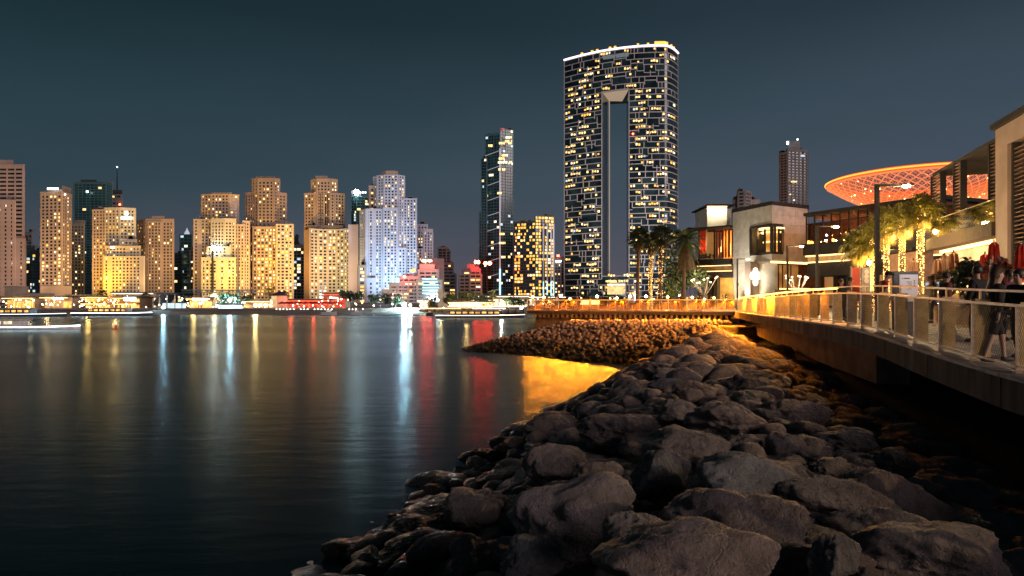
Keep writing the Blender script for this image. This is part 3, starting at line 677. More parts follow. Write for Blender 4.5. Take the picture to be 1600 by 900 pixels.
tower("brown tower with a square crown rising behind two golden lit wings", 690, [
    ([(383, 10), (400, 5), (430, 5), (447, 12)], 300, 'brown', 'punch'), ([(394, 7), (403, 3), (428, 3), (437, 8)], 278, 'brown', 'punch'), ([(400, 5), (430, 5)], 275, 'brown', 'blank', dict(bot=282)), ([(395, -3), (432, -2)], 354, 'tan', 'gold'), ([(432, -8), (458, -7)], 350, 'cream', 'gold')], 13)
tower("blue grey glass tower with rows of small white lights between golden wing and curved hotel", 800, [([(457, 0), (477, 0)], 382, 'grey', 'glit', dict(lit=.25)), ([(458, 3), (466, 3)], 368, 'dark', 'glass')], 14)
tower("curved pale hotel with yellow lit windows below a brown stepped tower", 690, [
    ([(476, 8), (491, 4), (523, 4), (538, 10)], 301, 'tan', 'punch', dict(lit=.14)), ([(487, 9), (495, 4), (517, 4), (527, 9)], 279, 'tan', 'punch', dict(lit=.14)), ([(493, 6), (512, 6)], 274, 'tan', 'blank', dict(bot=282)), ([(482, 0), (535, 0)], 352, 'tan', 'punch', dict(lit=.16)),
    ([(484, -14), (497, -8), (512, -5), (526, -6), (538, -10), (546, -15)], 358, 'cream', 'hotel'), ([(544, -17), (560, -16)], 350, 'pink', 'blank'), ([(475, -3), (485, -15)], 357, 'tan', 'blank')], 15)
t = tower("dark glass tower crowned by a brilliant white floodlight", 800, [([(549, 2), (557, -2), (577, 0)], 306, 'teal', 'glass', dict(fp=4.2))], 16)
m = MB(); d = 797; m.ball((X(557, d), d, Z(300, d)), 3.0, 10, 6); m.build("flood_lamp", BLU, t); m = MB(); m.tube([(X(550, d), d, Z(308, d)), (X(550, d), d, Z(297, d))], .5, 5); m.build("mast", DARKM, t)
for q in (562, 566, 570): m = MB(); m.box(X(q, d), X(q + 2, d), d - .6, d, Z(302, d), Z(299.5, d)); m.build("roof_lamp", WHT, t)
tower("tall white stepped tower washed in cool light with a domed crown", 650, [
    ([(563, 8), (572, -4), (597, -4)], 326, 'white', 'whitep'), ([(577, 6), (586, 6)], 290, 'sand', 'punch'), ([(584, 8), (590, 1), (600, -3), (622, -3), (632, 3)], 273, 'white', 'whitep', dict(lit=.22)), ([(597, 0), (603, -3), (615, -3), (622, 0)], 266, 'tan', 'blank', dict(bot=276)),
    ([(599, -6), (621, -6)], 324, 'white', 'whitep', dict(lit=.32)), ([(622, -4), (634, -3)], 387, 'white', 'whitep'), ([(630, 0), (651, 0)], 310, 'white', 'whitep'), ([(573, -9), (586, -9)], 434, 'white', 'sparse')], 17)
tower("shorter pale lilac tower stepped down behind the white domed one", 690, [([(648, 0), (662, -2), (676, 4)], 357, 'white', 'whitep'), ([(652, 2), (668, 2)], 350, 'white', 'whitep'), ([(650, -6), (660, -6)], 388, 'white', 'whitep')], 18)
tower("small beige block with warm lit windows at the white tower's foot", 640, [([(560, -14), (572, -14)], 414, 'sand', 'grid')], 19)
t = tower("low terraced hotel with red roof signs and cyan lit balconies", 560, [
    ([(598, 2), (640, 0)], 452, 'sand', 'band'), ([(610, 0), (655, -2)], 441, 'sand', 'band'), ([(622, -1), (656, -3)], 431, 'rose', 'band'), ([(652, -5), (690, -5)], 437, 'sand', 'band'), ([(654, -3), (684, -3)], 421, 'sand', 'band'), ([(656, -1), (679, -1)], 412, 'rose', 'blank')], 20,
    lights=[("cyan_lamp", 612, 616, 430, 441, -7, CYN), ("cyan_lamp", 618, 624, 434, 441, -7, CYN)])
def logo(parent, px, py, w, h, d, mat, n):
    for i in range(n):
        m = MB(); x = px + (i - (n - 1) / 2) * w / n; m.lathe((0, 0, 0), [(w / n * .45 / F * d, -.3), (w / n * .45 / F * d, .3)], 10)
        m.v = [(X(x, d) + a, d + c, Z(py, d) + b * h * n / w) for a, b, c in m.v]; m.build("sign_letter", mat, parent)
logo(t, 667, 407.5, 17, 4, 552, REDS, 2); logo(t, 632, 432.5, 5, 4, 552, REDS, 1); logo(t, 645, 423, 9, 6, 552, ORG, 1)
m = MB()
for k in range(6): m.box(X(660, 552), X(688 - k, 552), 551.6, 552.2, Z(459 - k * 4.5, 552), Z(457.6 - k * 4.5, 552))
m.build("cyan_balcony_light", CYN, t, kind='stuff')
tower("plain pink slab building behind the terraced hotel's red signs", 610, [([(672, 0), (694, 0)], 403, 'pink', 'blank')], 21)
t = tower("dark sail shaped office tower with a slanted top", 780, [([(684, 0), (698, 0)], 386, 'grey', 'glass'), ([(690, 1), (704, 1)], 392, 'grey', 'glass'), ([(684, -1), (708, -1)], 410, 'grey', 'band', dict(lit=.05)), ([(684, -3), (712, -3)], 428, 'grey', 'band', dict(lit=.08))], 22)
t = tower("pale apartment block with curved balconies and red sign beside the tall slim glass tower", 700, [([(718, 2), (734, -2), (752, 0)], 428, 'sand', 'band'), ([(724, 3), (735, 0), (750, 3)], 419, 'grey', 'band'), ([(730, 5), (742, 5)], 412, 'grey', 'blank')], 23)
logo(t, 745.5, 409.5, 9, 6, 694, REDS, 2); logo(t, 762, 411.5, 13, 6, 694, REDS, 2)
D = 750
t = tower("tall slim dark glass tower with a pale vertical light line down its corner", D, [
    ([(752, 6), (761, 2)], 246, 'teal', 'glass', dict(fp=4.6, lit=.06)), ([(758, 10), (781, 0)], 207, 'teal', 'glass', dict(fp=4.6, bp=5, lit=.05)), ([(781, 0), (802, 8)], 203, 'teal', 'glass', dict(fp=4.6, bp=4.4, lit=.07)), ([(749, 8), (757, 4)], 330, 'teal', 'glit', dict(lit=.05))], 24,
    lights=[("light_line", 780.3, 782.2, 232, 420, -1.2, PALE), ("light_line", 780.0, 782.6, 420, 462, -1.2, CYNS), ("red_lamp", 783, 788, 200.5, 202.5, 0, emat("red_dim", (1, .1, .1), .6))])
rg = random.Random(5)
for y, x0, x1 in [(213, 790, 801), (219, 789, 800), (222, 775, 800), (246, 776, 788), (252, 778, 800), (263, 776, 790), (300, 777, 784), (364, 776, 789), (378, 776, 790), (400, 776, 790), (241, 784, 798), (226, 763, 770), (272, 764, 768)]:
    mm = MB(); n_ = 0; x = x0
    while x < x1:
        w = rg.uniform(1.5, 4); d = D - 1.6 if x > 776 else D + 5
        if rg.random() < .8: mm.box(X(x, d), X(min(x + w, x1), d), d - .2, d, Z(y + 3.4, d), Z(y, d), rg.choice((0, 0, 2)))
        x += w + .5
    mm.build("lit_floor", LITS, t, kind='stuff')
for y in range(236, 456, 24):
    m = MB(); a, b = (X(757, D + 9.5), D + 9.5), (X(780, D - .6), D - .6); m.quad((*a, Z(y + 5.6, D)), (*b, Z(y, D)), (*b, Z(y - .8, D)), (*a, Z(y + 4.8, D))); m.build("light_line", PALE, t)
t = tower("mid rise dark block with golden windows and white vertical fins next to the slim tower", 700, [([(803, 10), (837, 0)], 345, 'dark', 'glit', dict(lit=.5, bp=5, mix=(2, 8, .6, 0))), ([(836, 0), (866, 8)], 338, 'dark', 'glit', dict(lit=.6, bp=5, mix=(2, 8, .6, 0)))], 25)
for px in (849, 855, 861, 865): m = MB(); d = 700 + (px - 836) * .25 - 1.5; m.box(X(px - 1, d), X(px + 1, d), d - 1, d, 2.5, Z(350, d)); m.build("fin", WALLS['white'], t); m = MB(); m.box(X(px - .8, d), X(px + .8, d), d - 1.2, d - 1.02, 3, Z(440, d)); m.build("fin_light", CYNS, t)
tower("distant pale tower with a red roof lamp beside the arch tower's leg", 850, [([(866, 0), (886, 0)], 404, 'grey', 'whitep', dict(lit=.3)), ([(868, 2), (880, 2)], 400, 'grey', 'blank')], 26, lights=[("red_lamp", 870, 874, 398, 401, -2, REDL), ("roof_lamp", 868, 877, 407, 409.5, -4, WHT)])
tower("grey residential tower with a tall square core above the white building", 600, [([(1219, 6), (1231, 0)], 237, 'rose', 'band', dict(fp=4.4, bp=6, lit=.02)), ([(1230, 0), (1261, 6)], 235, 'grey', 'band', dict(fp=4.4, bp=7, lit=.03)), ([(1232, 5), (1250, 6)], 220, 'grey', 'blank', dict(bot=240))], 27, lights=[("roof_lamp", 1229, 1232, 221, 226, 2, WHT), ("roof_lamp", 1245, 1247, 217, 219, 2, WHT), ("roof_lamp", 1251, 1257, 242, 245, -3, emat("cool_dim", (.6, .8, 1), .8)), ("lit_floor", 1236, 1245, 283, 285, -2, LITS[0])])
tower("small grey rooftop block peeping over the white building's parapet", 500, [([(1153, 0), (1164, -3), (1172, 2)], 298, 'grey', 'band', dict(lit=0)), ([(1147, 4), (1157, 4)], 312, 'grey', 'band', dict(lit=0)), ([(1170, 4), (1186, 4)], 312, 'grey', 'band', dict(lit=0))], 28)

# ------------------------------------------------------------------ the arch tower
def arch_tower():
    t = thing("arch_tower", "huge curved twin leg tower with a tall gap, white frames and a glowing roof line", "tower", (X(970, 800), 800, 2.5))
    rg = random.Random(11)
    def Yf(px): return 792 + 49 * max(0, (1037 - px) / 156) ** 2.1 + 24 * max(0, (px - 1036) / 22) ** 2.2
    NX = 44
    pxs = [882 + (1058.5 - 882) * i / NX for i in range(NX + 1)]
    def pt(px): d = Yf(px); return Vector((X(px, d), d))
    ztop = Z(72.5, 792); zb = 2.5; zs = Z(146, 815); zp = Z(431, 800)
    k = 800 / F
    thick = 30
    # glazing bodies: left leg, right leg, bridge, podium
    def body(p0, p1, z0, z1, nm):
        ps = [p0] + [p for p in pxs if p0 + .5 < p < p1 - .5] + [p1]; w = [tuple(pt(p)) for p in ps]
        m = MB(); m.prism(w + [(w[-1][0] - 6, w[-1][1] + thick), (w[0][0] + 2, w[0][1] + thick)], z0, z1); m.build(nm, GLT, t)
    body(882, 940.5, zp + .02, zs - .02, "tower_leg"); body(983, 1058.5, zp + .02, zs - .02, "tower_leg"); body(882, 1058.5, zs, ztop - .3, "bridge"); body(882.5, 1049, zb, zp, "podium")
    # inner faces of the gap with their pale edges, and the soffit, its warm light put in as emission
    a = pt(940.5); b = Vector((X(951.5, 846), 846)); m = MB(); m.quad((*(a + Vector((.1, 0))), zp), (*b, zp), (*b, zs - .03), (*(a + Vector((.1, 0))), zs - .03)); m.build("inner_glass", glassmat("inner_glass", (.05, .085, .10), .15), t)
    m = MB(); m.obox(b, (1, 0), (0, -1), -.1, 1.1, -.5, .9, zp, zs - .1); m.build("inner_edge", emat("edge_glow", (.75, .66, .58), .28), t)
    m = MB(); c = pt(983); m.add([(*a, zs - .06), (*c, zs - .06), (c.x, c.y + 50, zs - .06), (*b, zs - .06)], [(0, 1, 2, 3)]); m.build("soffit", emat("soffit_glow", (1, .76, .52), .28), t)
    # frames: bands of cells with staggered joints
    fm = MB(); lm = MB(); cells = []
    FR = .42; pitch = 9.15 * k; nb = int((ztop - zb) / pitch); pitch = (ztop - zb) / nb
    def solid(px, z): return z < zp or z > zs or px < 940.5 or px > 983
    def strip_h(p0, p1, z):
        ps = [p0] + [p for p in pxs if p0 + .3 < p < p1 - .3] + [p1]
        for q0, q1 in zip(ps[:-1], ps[1:]):
            A, B_ = pt(q0), pt(q1); u = (B_ - A); L_ = u.length; u /= L_; n = Vector((u.y, -u.x)); fm.obox(A, u, n, 0, L_, -.05, .9, z - FR, z + FR)
    def strip_v(p, z0, z1):
        A, B_ = pt(p - .3), pt(p + .3); u = (B_ - A).normalized(); n = Vector((u.y, -u.x)); fm.obox(pt(p), u, n, -FR, FR, -.05, .86, z0, z1)
    spans = {}
    for b_ in range(nb):
        z0 = zb + b_ * pitch; zc = z0 + pitch / 2
        segs = [(882, 940.5), (983, 1058.5)] if zp - 2 < zc < zs else ([(882.5, 1049)] if zc < zp else [(882, 1058.5)])
        for s0, s1 in segs:
            x = s0; joints = [s0]
            while x < s1 - 1:
                w = rg.choice((5, 10, 14, 18, 22, 28)) * rg.uniform(.85, 1.15); x = x + w
                if x > s1 - 4: x = s1
                joints.append(x)
            for j0, j1 in zip(joints[:-1], joints[1:]):
                off = rg.choice((0, 0, 0, 0, 0, 0, 0, .5, -.5)) * pitch * .7
                if b_ == 0 or b_ == nb - 1 or abs(zc - zs) < pitch or abs(zc - zp) < pitch: off = 0
                zlo = z0 + off
                strip_h(j0, j1, zlo)
                strip_v(j0, z0 - abs(off), z0 + pitch)
                cells.append((j0, j1, z0 + off, z0 + pitch))
            strip_v(s1, z0, z0 + pitch)
    for p0, p1, z in ((882, 1058.5, ztop - .6), (940, 983, zs + .2), (940, 983, zp - .2), (882.5, 1049, zb + .6)): strip_h(p0, p1, z)
    fm.build("facade_frame", pmat("frame_white", (.62, .56, .53), .6, var=.1, scale=.05), t, kind='stuff')
    # glass panes of the cells: the 300 largest singly, the others together
    cells.sort(key=lambda c: -(c[1] - c[0]) * (c[3] - c[2])); rest = MB()
    pm = [glassmat("pane_a", (.016, .036, .043), .1), glassmat("pane_b", (.026, .055, .065), .12), glassmat("pane_c", (.011, .024, .03), .14)]
    for i, (p0, p1, z0, z1) in enumerate(cells):
        m = MB() if i < 300 else rest; mi = rg.randint(0, 2)
        ps = [p0 + .5] + [p for p in pxs if p0 + .8 < p < p1 - .8] + [p1 - .5]
        for q0, q1 in zip(ps[:-1], ps[1:]):
            A, B_ = pt(q0), pt(q1); u = (B_ - A).normalized(); n = Vector((u.y, -u.x)) * .12; A = A + n; B_ = B_ + n
            m.quad((*A, z0 + .3), (*B_, z0 + .3), (*B_, z1 - .3), (*A, z1 - .3), mi if i >= 300 else 0)
        if i < 300: m.build("glass_pane", pm[mi], t)
    rest.build("small_pane", pm, t, kind='stuff')
    # lit rooms in short runs along the floors
    def room(px, z, mi, w=3.0, h=3.6):
        A, B_ = pt(px), pt(px + w); u = (B_ - A).normalized(); n = Vector((u.y, -u.x)) * .3; A = A + n; B_ = B_ + n
        lm.quad((*A, z), (*B_, z), (*B_, z + h * k), (*A, z + h * k), mi)
    for b_ in range(nb):
        z = zb + (b_ + .5) * pitch
        dens = .62 if z < zs else .42
        for s0, s1 in ([(884, 939), (985, 1056)] if zp < z < zs else [(884, 1048 if z < zp else 1056)]):
            x = s0
            while x < s1:
                if rg.random() < dens * .42:
                    for _ in range(rg.choice((1, 1, 2, 3, 4))):
                        if x > s1 - 3: break
                        room(x, z - rg.choice((.02, .1)) * pitch, rg.choices((0, 1, 2, 3), (8, 2.5, 2, .2))[0], rg.uniform(2.5, 3.3), rg.uniform(2.6, 3.8)); x += 4
                x += 4.2
    lm.build("lit_window", LITS, t, kind='stuff')
    # glowing white line round the roof and the warm lights standing on it
    m = MB(); m2 = MB(); m3 = MB()
    for q0, q1 in zip(pxs[:-1], pxs[1:]):
        A, B_ = pt(q0), pt(q1); u = (B_ - A); L_ = u.length; u /= L_; n = Vector((u.y, -u.x))
        m.obox(A, u, n, 0, L_, .2, 2.0, ztop + .2, ztop + 1.7)
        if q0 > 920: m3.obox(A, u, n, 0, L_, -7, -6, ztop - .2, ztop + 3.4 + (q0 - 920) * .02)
        if rg.random() < .25 or (q0 > 1014 and rg.random() < .55): m2.obox(A, u, n, .5, 3, -3, -1, ztop + 2.2, ztop + 5 + (1.5 if q0 > 1014 else 0))
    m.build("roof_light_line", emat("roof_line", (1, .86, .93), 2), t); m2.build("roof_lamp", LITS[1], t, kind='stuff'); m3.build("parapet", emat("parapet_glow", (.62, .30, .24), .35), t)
    # glass crown of the bridge, warm bar, lit lobby in the podium
    m = MB(); A, B_ = pt(942), pt(982); n = Vector((0, -1)); m.quad((*(A + n), Z(94, 810)), (*(B_ + n), Z(90.5, 802)), (*(B_ + n), Z(84, 802)), (*(A + n), Z(88, 810))); m.build("sky_lounge", emat("lounge_glow", (.35, .5, .55), .22), t)
    for x0, x1, z0, z1, mt in ((949, 964, 438, 441, LITS[0]), (949, 987, 447, 460, emat("lobby_glow", (1, .72, .28), .8, .4, .3)), (949, 987, 443.5, 446, LITS[2])):
        m = MB(); d = Yf((x0 + x1) / 2) - 2.5; m.box(X(x0, d), X(x1, d), d, d + 1, Z(z1, d), Z(z0, d)); m.build("lobby_light", mt, t)
    for px, py in ((955, 431), (981, 431), (892, 202), (989, 209)):
        m = MB(); d = Yf(px) - 2; m.ball((X(px, d), d, Z(py, d)), 1.1); m.build("spot_lamp", REDL if py == 209 else LITS[2], t)
    return t
arch_tower()
# floodlights at the towers' feet, on the promenade behind the beach
def flood(px, D, e, col, tz=.55, ang=120, z=9, px2=None):
    lamp('SPOT', "floodlight", (X(px, D), D, z), e, col, 1.0, ((X(px2 or px, 690) - X(px, D)) , 690 - D, (690 - D) * tz), ang, 1.0)
WRM = (1, .72, .55); GLD = (1, .60, .16); COOL = (.58, .76, 1)
FL = 430000
for px, e, c in ((20, .85, (1, .72, .62)), (90, .7, WRM), (185, .8, (1, .76, .54)), (250, .55, (1, .70, .54)), (345, .9, (1, .77, .54)), (430, .65, (1, .68, .46)), (515, .9, (1, .78, .62)), (600, 2.2, COOL), (735, .25, (1, .8, .7))):
    flood(px, 420, FL * e * .5, c, .34, 110)
flood(150, 605, 300000, (1, .52, .03), 1.0, 110); flood(345, 610, 420000, (1, .62, .10), 1.0, 110); flood(425, 620, 380000, (1, .52, .10), 1.0, 110); flood(478, 640, 90000, (1, .45, .1), .9, 100); flood(520, 620, 220000, (1, .78, .40), .9, 110); flood(90, 600, 160000, (1, .62, .25), 1.0, 110); flood(250, 620, 150000, (1, .58, .2), 1.0, 110); flood(20, 620, 120000, (1, .6, .4), 1.0, 110); flood(610, 600, 230000, (.42, .70, 1), .9, 110); flood(668, 500, 16000, (.5, .85, 1), .5, 100)
flood(965, 640, 900000, (1, .84, .80), 1.1, 120); flood(1240, 420, 260000, (1, .7, .6), .5, 80, 25)
# ------------------------------------------------------------------ vegetation builders
BARK = pmat("bark", (.13, .095, .07), .9, var=.3, scale=6, bump=.6, bscale=25)
LEAF = pmat("leaf_green", (.055, .085, .03), .6, var=.45, scale=1.2)
LEAFD = pmat("leaf_dark", (.03, .05, .022), .6, var=.4, scale=1.2)
PALML = pmat("palm_leaf", (.12, .11, .022), .5, var=.4, scale=2)  # yellowed green, the golden lamp light partly put into the leaf colour
DRY = pmat("dry_frond", (.15, .11, .055), .8, var=.3, scale=3)
def leafy(c, rx, rz, n, size, rg, squash=.8):
    m = MB(); lobes = [(Vector((rg.gauss(0, .45) * rx, rg.gauss(0, .45) * rx, rg.uniform(-.5, .6) * rz)), rg.uniform(.35, .6)) for _ in range(9)]
    for _ in range(n):
        o, s = rg.choice(lobes); d = Vector((rg.gauss(0, 1), rg.gauss(0, 1), rg.gauss(0, 1))).normalized() * rg.uniform(.55, 1.0)
        p = Vector(c) + o + Vector((d.x * rx * s, d.y * rx * s, d.z * rz * s))
        a = Vector((rg.gauss(0, 1), rg.gauss(0, 1), rg.gauss(0, .6))).normalized(); b = a.orthogonal().normalized(); b.rotate(Matrix.Rotation(rg.uniform(0, 6.28), 3, a))
        w = size * rg.uniform(.6, 1.3); e = a.cross(b) * w * .45
        m.add([p - b * w, p + e, p + b * w, p - e], [(0, 1, 2, 3)])
    return m
def tree(label, x, y, z, h, rx, mat, n=500, size=.3, seed=0, cat="tree", group=None, name="tree"):
    rg = random.Random(seed); t = thing(name, label, cat, (x, y, z), 0, group)
    m = MB(); c = Vector((x, y, z + h * .62)); tk = h * .035
    m.tube([(x, y, z), (x + rg.uniform(-.1, .1), y, z + h * .3), (c.x, c.y, c.z)], [tk, tk * .75, tk * .35], 7)
    for _ in range(6):
        a = rg.uniform(0, 6.28); m.tube([(x, y, z + h * rg.uniform(.28, .45)), (x + math.cos(a) * rx * .35, y + math.sin(a) * rx * .35, z + h * .6), (x + math.cos(a) * rx * .7, y + math.sin(a) * rx * .7, z + h * rg.uniform(.65, .85))], [tk * .5, tk * .32, tk * .12], 5)
    m.build("trunk", BARK, t); leafy(c, rx, h * .40, n, size, rg).build("crown", mat, t)
    return t
def bush(label, x, y, z, rx, h, mat, n, size, seed, group=None, cat="shrub", name="shrub"):
    rg = random.Random(seed); t = thing(name, label, cat, (x, y, z), 0, group); m = MB()
    for _ in range(5): a = rg.uniform(0, 6.28); m.tube([(x, y, z), (x + math.cos(a) * rx * .5, y + math.sin(a) * rx * .5, z + h * .7)], [.03, .01], 4)
    m.build("stem", BARK, t); leafy((x, y, z + h * .5), rx, h * .5, n, size, rg).build("foliage", mat, t); return t
def fan_palm(label, x, y, z, h, cr, seed, nl=46, lights=0, group=None, lean=0, feather=False, leafm=None, tr=.17):
    """palm: ringed trunk, crown of fan (or feather) leaves with a skirt of dry ones"""
    rg = random.Random(seed); t = thing("palm_tree", label, "palm", (x, y, z), 0, group); leafm = leafm or PALML
    m = MB(); pts = []; rd = []
    for i in range(15):
        f = i / 14; pts.append((x + lean * f * f, y, z + h * f)); rd.append((tr * (1.35 - .5 * min(1, f * 3)) if f < .33 else tr * .85) * (1.06 if i % 2 else .95) * (1.15 if f > .9 else 1))
    m.tube(pts, rd, 9); m.build("trunk", BARK, t)
    top = Vector(pts[-1]); green, dry = [MB(), MB(), MB()], MB()
    for i in range(nl + 12):
        isdry = i >= nl; az = i * 2.39996 + rg.uniform(-.3, .3); f = (i / nl) if not isdry else 1.0
        el = R(82 - 118 * f ** .9 + rg.uniform(-9, 9)) if not isdry else R(rg.uniform(-72, -48)); pl = cr * (rg.uniform(.42, .56) if not isdry else .35)
        d = Vector((math.cos(az) * math.cos(el), math.sin(az) * math.cos(el), math.sin(el))); side = Vector((-math.sin(az), math.cos(az), 0)); upv = side.cross(d) * -1
        mb = dry if isdry else green[i % 3]
        base = top + Vector((0, 0, -.15 if isdry else .0)); dr = -.16 * cr
        hub = base + d * pl + Vector((0, 0, dr * .35)); mb.tube([base, base + d * pl * .5 + Vector((0, 0, .04)), hub], [.022, .018, .012], 3, cap=False)
        if feather:
            tip = base + d * cr * 1.15 + Vector((0, 0, -.5 * cr)); mid = base + d * cr * .6 + Vector((0, 0, .02))
            for k in range(34):
                s = .12 + .88 * k / 33; p = base * (1 - s) ** 2 + mid * 2 * s * (1 - s) + tip * s * s; dd = ((mid - base) * (1 - s) + (tip - mid) * s).normalized()
                for sg in (1, -1):
                    l = cr * .34 * (1 - .55 * abs(s - .4)); q = p + (side * sg * .85 + dd * .5 + Vector((0, 0, -.45))).normalized() * l; w = dd * .05
                    mb.add([p - w, p + w, q], [(0, 1, 2)])
            continue
        fl = cr * rg.uniform(.46, .62) * (.8 if isdry else 1); ns = 17
        for k in range(ns):
            a0 = R(-105 + 210 * k / (ns - 1)); dirn = (d * math.cos(a0) + side * math.sin(a0)); l = fl * (1 - .22 * abs(math.sin(a0 * .8))) * rg.uniform(.9, 1.05)
            w = (side * math.cos(a0) - d * math.sin(a0)) * fl * .055; md = hub + dirn * l * .6 + upv * (.03 * cr if k % 2 else 0); tip = hub + dirn * l + Vector((0, 0, -.13 * cr * (1 + rg.random())))
            mb.add([hub, md - w, tip, md + w], [(0, 1, 2, 3)])
    for g_ in green: g_.build("frond", leafm, t)
    dry.build("dry_frond", DRY, t)
    if lights:
        m = MB()
        for i in range(lights):
            f = rg.random() ** .9; a = rg.uniform(0, 6.283); zz = f * h * .97; r = tr * (1.4 - .5 * min(1, f * 3) if f < .33 else .92) + .03
            m.ball((x + lean * f * f + math.cos(a) * r, y + math.sin(a) * r, z + zz), rg.uniform(.018, .034), 5, 3)
        m.build("fairy_light", emat("fairy_light", (1, .50, .13), 6), t, kind='stuff')
    return t
# ------------------------------------------------------------------ the lit waterfront behind the beach
BEI = pmat("plaster_beige", (.42, .33, .24), .85, var=.15, scale=.3); DKR = pmat("roof_dark", (.05, .045, .045), .95, var=.3, scale=.5); WOOD = pmat("wood_warm", (.22, .12, .06), .6, var=.3, scale=1.5)
GLOWS = {'amber': emat("interior_amber", (1, .50, .12), 1.15, .85, .7), 'white': emat("interior_white", (1, .80, .5), 1.1, .8, .7), 'red': emat("interior_red", (1, .09, .04), .32, .7, .7), 'cool': emat("interior_cool", (.6, .85, 1), 1.0, .6, .7)}
STRIP = {'amber': emat("strip_amber", (1, .58, .18), 5), 'white': emat("strip_white", (1, .85, .62), 6), 'cool': emat("strip_cool", (.65, .9, 1), 7), 'red': emat("strip_red", (1, .12, .05), 2)}
BULBS = {'amber': emat("bulb_amber", (1, .55, .16), 26), 'white': emat("bulb_white", (1, .9, .72), 26), 'cool': emat("bulb_cool", (.7, .92, 1), 40), 'red': emat("bulb_red", (1, .08, .03), 4)}
def pavilion(label, px0, px1, ytop, D, glow='amber', floors=1, roof=DKR, wall=BEI, bulbs=14, seed=0, extra=None, cat="restaurant", name="beach_restaurant", bcol=None):
    rg = random.Random(seed); x0, x1 = X(px0, D), X(px1, D); zt = Z(ytop, D); z0 = 1.4; dep = 12
    t = thing(name, label, cat, ((x0 + x1) / 2, D, z0)); fh = (zt - z0 - .5) / floors
    m = MB(); m.box(x0 + .1, x1 - .1, D + 2.2, D + dep, z0, zt - .5); m.build("wall", wall, t)
    m = MB(); m.box(x0 - .6, x1 + .6, D - .8, D + dep + .4, zt - .5, zt); m.build("roof", roof, t)
    n = max(2, int((x1 - x0) / 3.2))
    gm, st_ = MB(), MB()
    for f in range(floors):
        zf = z0 + f * fh
        if f: m = MB(); m.box(x0 - .3, x1 + .3, D - .4, D + 2.18, zf - .18, zf + .1); m.build("floor_slab", roof, t)
        for i in range(n):
            a = x0 + (x1 - x0) * i / n
            if i: m = MB(); m.box(a - .14, a + .14, D + .1, D + .4, zf + (.11 if f else 0), zf + fh - (.2 if f < floors - 1 else .01)); m.build("column", wall, t)
            if rg.random() < .85:
                w = (x1 - x0) / n; m = MB(); m.box(a + .3, a + w - .3, D + 2.05, D + 2.19, zf + .5, zf + fh * rg.uniform(.6, .8)); m.build("window", GLOWS[glow], t)
        st_.box(x0, x1, D - .55, D - .42, zf + fh - .34, zf + fh - .2)
    st_.build("strip_light", STRIP[glow], t)
    bm_ = MB()
    for i in range(bulbs): bm_.ball((rg.uniform(x0, x1), D - rg.uniform(.6, 2.5), z0 + rg.uniform(.8, (zt - z0) * .75)), rg.choice((.10, .14, .2)), 6, 4, rg.choice((0, 0, 1)))
    if bulbs: bm_.build("bulb", [BULBS[bcol or glow], BULBS['white']], t, kind='stuff')
    if extra: extra(t)
    return t
def far_light(px, D, e, c, z=5): lamp('POINT', "restaurant_light", (X(px, D), D - 4, z), e, c, .6)
pavilion("low dark fronted beach restaurant at the photo's far edge with two warm light bands", 4, 48, 463, 250, 'amber', 1, seed=1, bulbs=10)
m = MB(); t = thing("annex_block", "small beige block with a parapet behind the dark fronted restaurant", "building", (X(15, 275), 275, 1.4)); m.box(X(7, 275), X(20, 275), 275, 284, 1.4, Z(448, 275)); m.build("wall", BEI, t); m = MB(); m.box(X(19.9, 275), X(62, 275), 276, 284, 1.4, Z(458, 275)); m.build("terrace_wall", BEI, t); m = MB(); m.box(X(6, 275), X(20.5, 275), 274.6, 284.3, Z(448, 275), Z(447, 275)); m.build("parapet", BEI, t)
def script_sign(t):
    x, d, z = X(83, 247.0), 247.0, Z(468, 247.0); rg = random.Random(3)
    for i in range(9):
        m = MB(); h = .85 if i in (0, 3, 7) else .5; m.tube([(x + i * .42, d, z), (x + i * .42 + .1, d, z + h), (x + i * .42 + .3, d, z + h * .7), (x + i * .42 + .22, d, z)], .07, 4); m.build("sign_letter", WHT, t)
pavilion("dark roofed beach restaurant with a white handwritten sign", 63, 107, 462, 248, 'amber', 1, seed=2, bulbs=12, extra=script_sign)
m = MB(); t = thing("stair_block", "warm lit beige stair block between the two dark fronted restaurants", "building", (X(56, 256), 256, 1.4)); m.box(X(48.5, 256), X(62.5, 256), 256, 262, 1.4, Z(460, 256)); m.build("wall", BEI, t)
for k in range(4): m = MB(); m.box(X(49.5, 256) , X(61.5, 256) , 255 - k * -.2, 256, 1.4, 2.6 - k * .3); m.build("step", CONC, t)
pavilion("beige lit arcade with pale pillars behind promenade lamps", 106, 128, 460, 262, 'white', 1, roof=BEI, seed=3, bulbs=16)
pavilion("two storey amber lit restaurant, brightest block of the beach front", 127, 168, 462, 246, 'amber', 2, seed=4, bulbs=26, wall=WOOD)
pavilion("amber lit terrace restaurant with a white glaring panel on its upper floor", 167, 214, 463, 250, 'amber', 2, seed=5, bulbs=26, wall=WOOD, extra=lambda t: MB().box(X(194, 248), X(212, 248), 247.8, 248.1, Z(470, 248), Z(464.5, 248)).build("light_panel", STRIP['cool'], t))
pavilion("long beige podium with pale cornice above the amber terrace restaurant", 176, 240, 456, 285, 'white', 1, roof=BEI, seed=6, bulbs=18)
t = thing("tent_pavilion", "dark hump roofed pavilion with cool white lights under its eaves", "pavilion", (X(257, 250), 250, 1.4))
m = MB(); prof = [(238, 476), (246, 466), (256, 459), (268, 457), (280, 459)]
